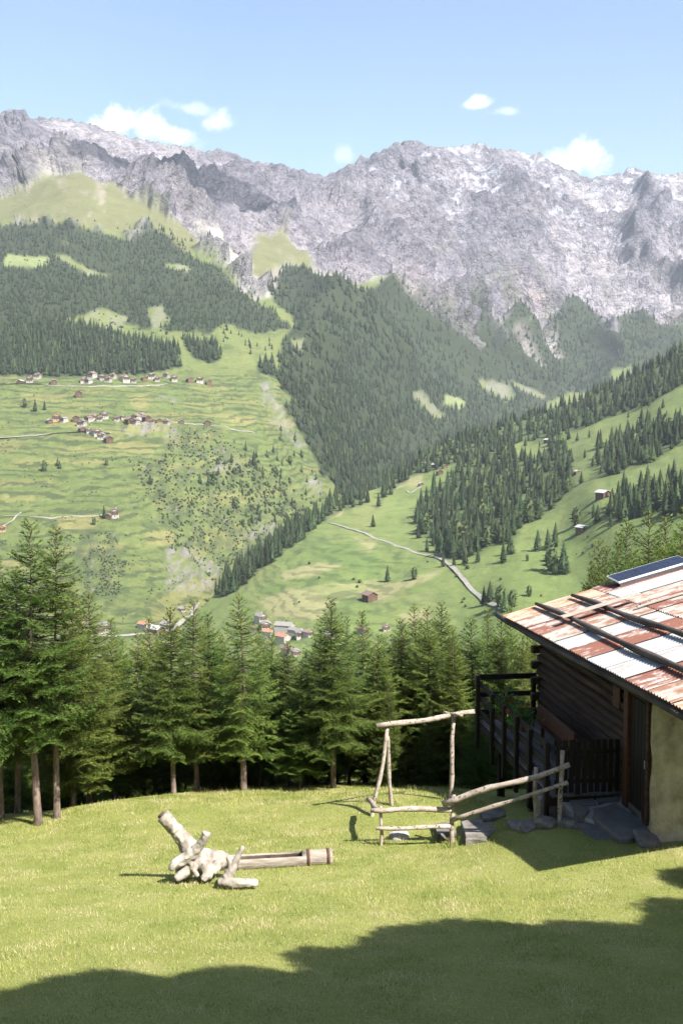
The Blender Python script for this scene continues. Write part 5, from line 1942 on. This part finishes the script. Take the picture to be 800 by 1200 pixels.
zo = lambda px, py: (640 + px / 5.0, 860 + py / 5.0)
Z4 = lambda L: [zo(*p) for p in L]
slab(Z4([(60, 318), (420, 318), (560, 400), (660, 520), (640, 590), (430, 560), (240, 500), (140, 450), (90, 400)]), (TER[0] - .03, TER[1], TER[2]), .5, 'mortar_bed', M['mortar'], ter, tinv)
slab(Z4([(98, 330), (228, 328), (296, 408), (150, 420)]), TER, .1, 'slab', M['slab'], ter, tinv)
slab(Z4([(242, 330), (380, 330), (430, 388), (310, 406)]), TER, .1, 'slab', M['slab'], ter, tinv)
slab(Z4([(398, 332), (450, 340), (560, 415), (655, 525), (630, 560), (530, 480), (440, 396)]), TER, .1, 'slab', M['slab'], ter, tinv)
slab(Z4([(158, 430), (250, 428), (240, 470), (175, 480)]), (TER[0] + .02, TER[1], TER[2]), .16, 'slab', M['slab'], ter, tinv)
slab(Z4([(282, 436), (400, 400), (520, 480), (632, 572), (590, 590), (430, 615), (330, 540), (268, 478)]), (TER[0] + .05, TER[1], TER[2]), .20, 'slab', M['slab'], ter, tinv)
stp = slab(Z4([(180, 522), (258, 516), (382, 618), (364, 650), (285, 622)]), (-6.42, 18.0, .17), .22, 'stepping_slab', M['slab'])
tag(stp, 'long narrow stone slab lying as a step below the terrace', 'stone slab')


def boulder(px, py, Y, size, name, label, mat, seed, group=None, sink=.3):
    bm = bmesh.new()
    bmesh.ops.create_icosphere(bm, subdivisions=3, radius=1.0)
    co = np.array([v.co[:] for v in bm.verts])
    q = co * 1.2 + seed * 3.1
    d = 1 + .34 * fbm(q, 3) + .10 * fbm(q * 3, 2)
    co = co * d[:, None]
    # flatten facets
    co = np.clip(co, -.86, .86)
    for v, c in zip(bm.verts, co):
        v.co = Vector(c * np.array(size))
    me = bpy.data.meshes.new(name)
    bm.to_mesh(me)
    bm.free()
    me.materials.append(mat)
    x = float(P3(px, py, Y)[0])
    o = link(bpy.data.objects.new(name, me))
    o.location = (x, Y, GZ(x, Y) + size[2] * (.86 - sink * 2))
    o.rotation_euler = (0, 0, seed * 1.7)
    tag(o, label, 'rock', group)
    return o


M['stone_pale'] = rough_mat('pale_stone', (.24, .23, .21), (.36, .345, .32), 5, rough=.9, bump=.7, bdist=.02, bscale=18, vary=.05)
boulder(755, 985, 17.0, (.38, .22, .15), 'boulder', 'flat grey boulder at the foot of the plastered wall', M['stone'], 1.0)
boulder(467, 982, 18.9, (.20, .14, .12), 'boulder', 'round pale stone lying inside the birch fence', M['stone_pale'], 2.0)
for (px, py, Y, sz, sd) in ((606, 950, 18.3, (.24, .16, .09), 3.), (622, 955, 18.0, (.28, .2, .10), 4.), (640, 955, 17.9, (.24, .2, .13), 5.), (668, 950, 17.75, (.24, .18, .11), 7.)):
    boulder(px, py, Y, sz, 'boulder', 'grey boulder in the row of stones below the balcony', M['stone'], sd, 'stones below the balcony')
for pix, pl, nm in (([(540, 962), (575, 955), (582, 972), (568, 984), (545, 982)], (-7.02, 18.9, -.1), 'tilted grey stone slab in the fenced basin beside the rail'),
                    ([(508, 966), (530, 962), (534, 974), (512, 978)], (-7.12, 19.0, -.1), 'small dark stone slab in the fenced basin'),
                    ([(560, 948), (590, 946), (592, 956), (566, 960)], (-7.0, 19.4, -.1), 'grey stone slab at the back of the fenced basin')):
    tag(slab(pix, pl, .3, 'stone_slab', M['stone']), nm, 'stone slab')

# ------------------------------------------------------------------ birch fence and pole frame
m = NT('birch_bark')
v = m.coord('Object')
n1 = m.noise(v, 9, 5, .7)
n2_ = m.noise(m.coord('Object', (3, 3, 3)), 6, 6, .75)
col = m.ramp(n1, [(.3, (.20, .155, .12)), (.5, (.34, .285, .235)), (.7, (.46, .41, .35))])
col = m.mix(m.ramp(n2_, [(.53, (0, 0, 0)), (.60, (1, 1, 1))]), col, (.06, .042, .032))
m.bump(n2_, .5, .01)
M['birch'] = m.done(col, .8)


def pole(p, q, r0, r1, name, parent, origin, bend=.02, seed=0.0):
    p, q = Vector(p), Vector(q)
    rnd = random.Random(int(seed * 100) + 5)
    n = 9
    d = (q - p)
    s1 = d.normalized().orthogonal().normalized()
    s2 = d.normalized().cross(s1)
    ph1, ph2 = rnd.uniform(0, 6), rnd.uniform(0, 6)
    pts, rad = [], []
    for i in range(n):
        t = i / (n - 1)
        w = math.sin(math.pi * t)
        pts.append(p + d * t + (s1 * math.sin(ph1 + t * 5) + s2 * math.sin(ph2 + t * 6)) * bend * d.length * w - origin)
        rad.append(.84 * (r0 + (r1 - r0) * t) * (1 + .10 * math.sin(t * 19 + ph1)))
    return MB().tube(pts, rad, 9, True, .22, seed).build(name, M['birch'], parent, True)


def gpt(px, py, Y, sink=.0):
    v = PV(px, py, Y)
    return v


fo = Vector((PV(530, 990, 18.4).x, 18.4, GZ(PV(530, 990, 18.4).x, 18.4)))
fence = empty('birch_fence', fo)
tag(fence, 'low fence of rough birch poles around a stone basin on the lawn', 'fence')


def post(px, topy, Y, r, base_extra=.25, lean=0.0, parent=None, origin=None, topx=None, seed=0.0):
    t = PV(topx if topx else px, topy, Y + lean)
    bx = PV(px, topy, Y).x
    b = Vector((bx, Y, GZ(bx, Y) - base_extra))
    pole(b, t, r * 1.05, r * .95, 'post', parent, origin, .012, seed)


post(446, 945, 18.4, .034, parent=fence, origin=fo, seed=1)
post(530, 932, 18.4, .048, parent=fence, origin=fo, seed=2, topx=531)
post(628, 900, 18.0, .045, parent=fence, origin=fo, seed=3)
post(656, 880, 17.75, .045, parent=fence, origin=fo, seed=4, topx=659)
pole(PV(519, 943, 18.30), PV(667, 896, 17.68), .070, .048, 'rail', fence, fo, .02, 5)
pole(PV(530, 961, 18.34), PV(665, 917, 17.68), .048, .040, 'rail', fence, fo, .010, 6)
pole(PV(434, 950, 18.35), PV(529, 949, 18.36), .052, .056, 'rail', fence, fo, .02, 7)
pole(PV(440, 971, 18.32), PV(528, 969, 18.34), .040, .046, 'rail', fence, fo, .02, 8)
pole(PV(431, 937, 20.2), PV(445, 951, 18.4), .055, .05, 'rail', fence, fo, .01, 9)
ff = Vector((PV(455, 940, 20.6).x, 20.6, GZ(PV(455, 940, 20.6).x, 20.6)))
frm = empty('pole_frame', ff)
tag(frm, 'tall open frame of birch poles with a crossbar behind the fence', 'frame')
post(434, 853, 20.3, .045, parent=frm, origin=ff, topx=454, lean=.2, seed=11)
post(460, 855, 20.8, .045, parent=frm, origin=ff, topx=453, lean=-.2, seed=12)
post(527, 838, 20.7, .050, parent=frm, origin=ff, topx=532, seed=13)
pole(PV(441, 851, 20.45), PV(556, 834, 20.6), .062, .052, 'crossbar', frm, ff, .012, 14)
pole(PV(520, 835, 20.75), PV(541, 839, 20.3), .035, .035, 'crossbar', frm, ff, .008, 15)

# ------------------------------------------------------------------ hollow log trough and the driftwood root
M['drift'] = rough_mat('silvery_driftwood', (.12, .10, .08), (.32, .285, .245), 7, (1, 1, .5), .85, .8, .012, 30, 0, c3=(.44, .405, .36))
M['drift_log'] = rough_mat('grey_log', (.16, .13, .10), (.29, .25, .21), 4, (.5, 5, 5), .85, 1.0, .014, 14, 0, c3=(.37, .33, .285))
M['rust'] = rough_mat('rusty_hoop', (.06, .034, .024), (.115, .062, .042), 14, bump=.4, bdist=.004, vary=0)
M['hollow_dark'] = rough_mat('hollow_wood_and_shade', (.055, .04, .03), (.13, .095, .07), 8, bump=.5, bdist=.01, vary=0)  # inside of the trough, and painted shade at the root's mouth
def ground_hit(px, py):
    x, y, z = (float(q) for q in raydir(px, py))
    a, b = 6.0, 40.0
    for _ in range(50):
        m_ = (a + b) / 2
        if m_ * z / y > GZ(m_ * x / y, m_):
            a = m_
        else:
            b = m_
    return Vector((a * x / y, a, a * z / y))


pA, pB = ground_hit(254, 1020), ground_hit(389, 1012)
RT = .128
for p in (pA, pB):
    p.z = GZ(p.x, p.y) + RT * .80
to = Vector(((pA.x + pB.x) / 2, (pA.y + pB.y) / 2, GZ((pA.x + pB.x) / 2, (pA.y + pB.y) / 2)))
tr = empty('log_trough', to)
tag(tr, 'hollowed log water trough with two rusty hoops lying in the grass', 'trough')
ax = (pB - pA)
Lt = ax.length
ax.normalize()
sd = Vector((0, 0, 1)).cross(ax).normalized()
upv = ax.cross(sd)
outer_b, cav = MB(), MB()
NO, NI = 22, 12
rings = [(0, 0), (.02, 0), (.10, 0), (.101, 1), (.25, 1), (.4, 1), (.55, 1), (.74, 1), (.741, 0), (.83, 0), (.92, 0), (1.0, 0)]
vs, fs = [], []
half = R(52)
for (t, open_) in rings:
    c = pA + ax * (t * Lt) - to
    rr_ = RT * (1.08 - .12 * t) * (1 + .02 * math.sin(t * 20))
    for i in range(NO):
        an = half + (2 * math.pi - 2 * half) * i / (NO - 1)
        w = 1 + .05 * float(perlin(np.array([[math.cos(an) * 1.5, math.sin(an) * 1.5, t * 5]]))[0])
        vs.append(c + (upv * math.cos(an) + sd * math.sin(an)) * rr_ * w)
    for i in range(NI):
        f_ = (i + 1) / (NI + 1)
        if open_:
            an = -half * .86 - (2 * math.pi - 2 * half * .86) * (f_) + 0
            vs.append(c + (upv * math.cos(an) + sd * math.sin(an)) * rr_ * .72 + upv * rr_ * .12)
        else:
            an = -half + 2 * half * f_
            vs.append(c + (upv * math.cos(an) + sd * math.sin(an)) * rr_)
NR = NO + NI
for k in range(len(rings) - 1):
    for i in range(NR):
        j = (i + 1) % NR
        fs.append((k * NR + i, k * NR + j, (k + 1) * NR + j, (k + 1) * NR + i))
fs += [tuple(range(NR - 1, -1, -1)), tuple((len(rings) - 1) * NR + i for i in range(NR))]
outer_b.add(vs, fs)
lg = outer_b.build('log', M['drift_log'], tr, True)
lg.data.materials.append(M['hollow_dark'])
k_ = 0
for k in range(len(rings) - 1):
    for i in range(NR):
        if rings[k][1] and rings[k + 1][1] and i >= NO - 0 and i < NR - 1:
            lg.data.polygons[k_].material_index = 1
        k_ += 1
for p_ in lg.data.polygons:
    if len(p_.vertices) > 4:
        p_.use_smooth = False
for t in (.79, .965):
    c = pA + ax * (t * Lt) - to
    rr_ = RT * (1.08 - .12 * t) * 1.05
    h = MB()
    vs, fs = [], []
    n = 26
    for wdt, rad_ in ((-.022, rr_), (.022, rr_), (.022, rr_ * 1.05), (-.022, rr_ * 1.05)):
        for i in range(n):
            an = 2 * math.pi * i / n
            vs.append(c + ax * wdt + (upv * math.cos(an) + sd * math.sin(an)) * rad_)
    for a in range(4):
        for i in range(n):
            fs.append((a * n + i, a * n + (i + 1) % n, ((a + 1) % 4) * n + (i + 1) % n, ((a + 1) % 4) * n + i))
    h.add(vs, fs).build('hoop', M['rust'], tr, True)

rx = PV(232, 1030, 15.55)
ro = Vector((rx.x, 15.55, GZ(rx.x, 15.55)))


def wood_limbs(name, limbs, origin, label, cat, vox=.016):
    b = MB()
    for li, L in enumerate(limbs):
        pts = [PV(px, py, Y) - origin for px, py, Y, r in L]
        rad = [r * 1.12 for *_, r in L]
        # resample smoothly
        P_, R_ = [], []
        n = len(pts)
        for i in range(n - 1):
            p0, p1, p2, p3 = pts[max(i - 1, 0)], pts[i], pts[i + 1], pts[min(i + 2, n - 1)]
            for k in range(5):
                t = k / 5
                P_.append(.5 * ((2 * p1) + (p2 - p0) * t + (2 * p0 - 5 * p1 + 4 * p2 - p3) * t * t + (3 * p1 - p0 - 3 * p2 + p3) * t ** 3))
                R_.append(rad[i] * (1 - t) + rad[i + 1] * t)
        P_.append(pts[-1]); R_.append(rad[-1])
        b.tube(P_, R_, 14, True, .40, li * 2.3)
    o = b.build(name, M['drift'], None, True)
    o.location = origin
    rm = o.modifiers.new('weld', 'REMESH')
    rm.mode = 'VOXEL'
    rm.voxel_size = vox
    rm.use_smooth_shade = True
    sm_ = o.modifiers.new('soften', 'SMOOTH')
    sm_.factor = .5
    sm_.iterations = 9
    tex = bpy.data.textures.new(name + '_knots', 'CLOUDS')
    tex.noise_scale = .07
    dp = o.modifiers.new('knots', 'DISPLACE')
    dp.texture = tex
    dp.strength = .008
    dp.mid_level = .5
    tag(o, label, cat)
    return o


root = wood_limbs('driftwood_root', [
    [(236, 1014, 15.7, .16), (226, 1000, 15.65, .125), (215, 985, 15.6, .098), (204, 971, 15.55, .088), (195, 961, 15.5, .095), (190, 956, 15.5, .088)],
    [(202, 1016, 15.4, .045), (210, 1010, 15.38, .068), (224, 1001, 15.4, .078), (234, 991, 15.38, .058), (240, 981, 15.35, .052), (242, 975, 15.35, .060)],
    [(208, 1024, 15.5, .08), (222, 1017, 15.6, .14), (240, 1010, 15.7, .165), (256, 1009, 15.8, .13), (274, 1011, 15.9, .06)],
    [(226, 1014, 15.5, .09), (216, 1023, 15.42, .07), (205, 1031, 15.35, .045)],
    [(238, 1012, 15.5, .09), (244, 1022, 15.45, .06), (237, 1032, 15.4, .045)],
    [(256, 1010, 15.6, .07), (252, 1020, 15.5, .05), (244, 1030, 15.45, .03)],
    [(222, 1004, 15.4, .03), (226, 1018, 15.38, .035), (232, 1028, 15.36, .03)],
    [(213, 1006, 15.4, .04), (204, 1012, 15.3, .05), (200, 1020, 15.3, .04)]], ro,
    'gnarled silver grey tree root with two raised arms beside the trough', 'root', .013)
hl_ = (PV(196, 963, 15.5) - PV(189, 955, 15.5)).normalized()
hp_ = PV(188.5, 954.5, 15.48) - ro
MB().tube([hp_ + hl_ * .05, hp_ - hl_ * .004], [.052, .060], 12, True, .3, 4.0).build('hollow_dark', M['hollow_dark'], root)  # solid dark cap, paints the shade inside a hollow arm end
wx = PV(280, 1037, 15.1)
wo = Vector((wx.x, 15.1, GZ(wx.x, 15.1)))
wood_limbs('forked_wood', [
    [(285, 992, 15.25, .026), (280, 1002, 15.25, .038), (272, 1018, 15.2, .062), (264, 1030, 15.15, .07)],
    [(256, 1034, 15.15, .05), (272, 1035, 15.1, .06), (290, 1035, 15.15, .055), (302, 1035, 15.2, .045)],
    [(266, 1004, 15.2, .02), (270, 1015, 15.2, .04)]], wo,
    'small pale forked piece of driftwood standing in front of the trough', 'driftwood', .012)

# ------------------------------------------------------------------ the hazy air
hz = MB().box((1000, 2900, 560), (9600, 7400, 1640))
hzm = bpy.data.materials.new('thin_haze')
hzm.use_nodes = True
nt = hzm.node_tree
nt.nodes.remove(nt.nodes['Principled BSDF'])
pvn = nt.nodes.new('ShaderNodeVolumePrincipled')
pvn.inputs['Color'].default_value = (.80, .89, 1.0, 1)
pvn.inputs['Density'].default_value = 5.0e-5
pvn.inputs['Anisotropy'].default_value = 0.1
nt.links.new(pvn.outputs[0], nt.nodes['Material Output'].inputs['Volume'])
allz = [VAL.P[..., 2].min(), VAL.P[..., 2].max()]
ho = hz.build('haze', hzm)
tag(ho, 'thin pale blue haze filling the valley air', 'haze', kind='stuff')

# a cumulus above the picture whose shadow lies on the left ridge
cp_ = Vector(VAL.at(np.array([190.]), np.array([214.]))[0].tolist())
cp_ = cp_ + Vector((20, 60, 0))
cc_ = cp_ + SUN * ((1900 - cp_.z) / SUN.z)
bm = bmesh.new()
cr_ = random.Random(4)
for (dx, dy, dz, rd_) in ((0, 0, 0, 150), (150, 60, -10, 120), (-140, 30, -15, 115), (260, 110, -25, 80), (-260, -10, -20, 85), (60, -90, -10, 100), (-60, 90, 10, 110), (340, 60, -30, 55)):
    mt = Matrix.Translation((dx, dy, dz)) @ Matrix.Diagonal((1.0, 1.9, .5, 1))
    bmesh.ops.create_icosphere(bm, subdivisions=4, radius=rd_, matrix=mt)
co = np.array([v.co[:] for v in bm.verts])
dd = 1 + .35 * fbm(co / 70, 4)
for v, k in zip(bm.verts, dd):
    v.co *= float(k)
me = bpy.data.meshes.new('cloud')
bm.to_mesh(me)
bm.free()
me.polygons.foreach_set('use_smooth', np.ones(len(me.polygons), bool))
cm_ = NT('cloud_vapour')
cm_.b.inputs['Base Color'].default_value = (.85, .85, .86, 1)
tp_ = cm_.node('ShaderNodeBsdfTransparent')
mx_ = cm_.node('ShaderNodeMixShader')
mx_.inputs[0].default_value = .30
cm_.l.new(tp_.outputs[0], mx_.inputs[1])
cm_.l.new(cm_.b.outputs[0], mx_.inputs[2])
cm_.l.new(mx_.outputs[0], cm_.n['Material Output'].inputs['Surface'])
me.materials.append(cm_.m)
o = link(bpy.data.objects.new('cloud', me))
o.location = cc_
tag(o, 'white cumulus cloud drifting high over the valley', 'cloud')
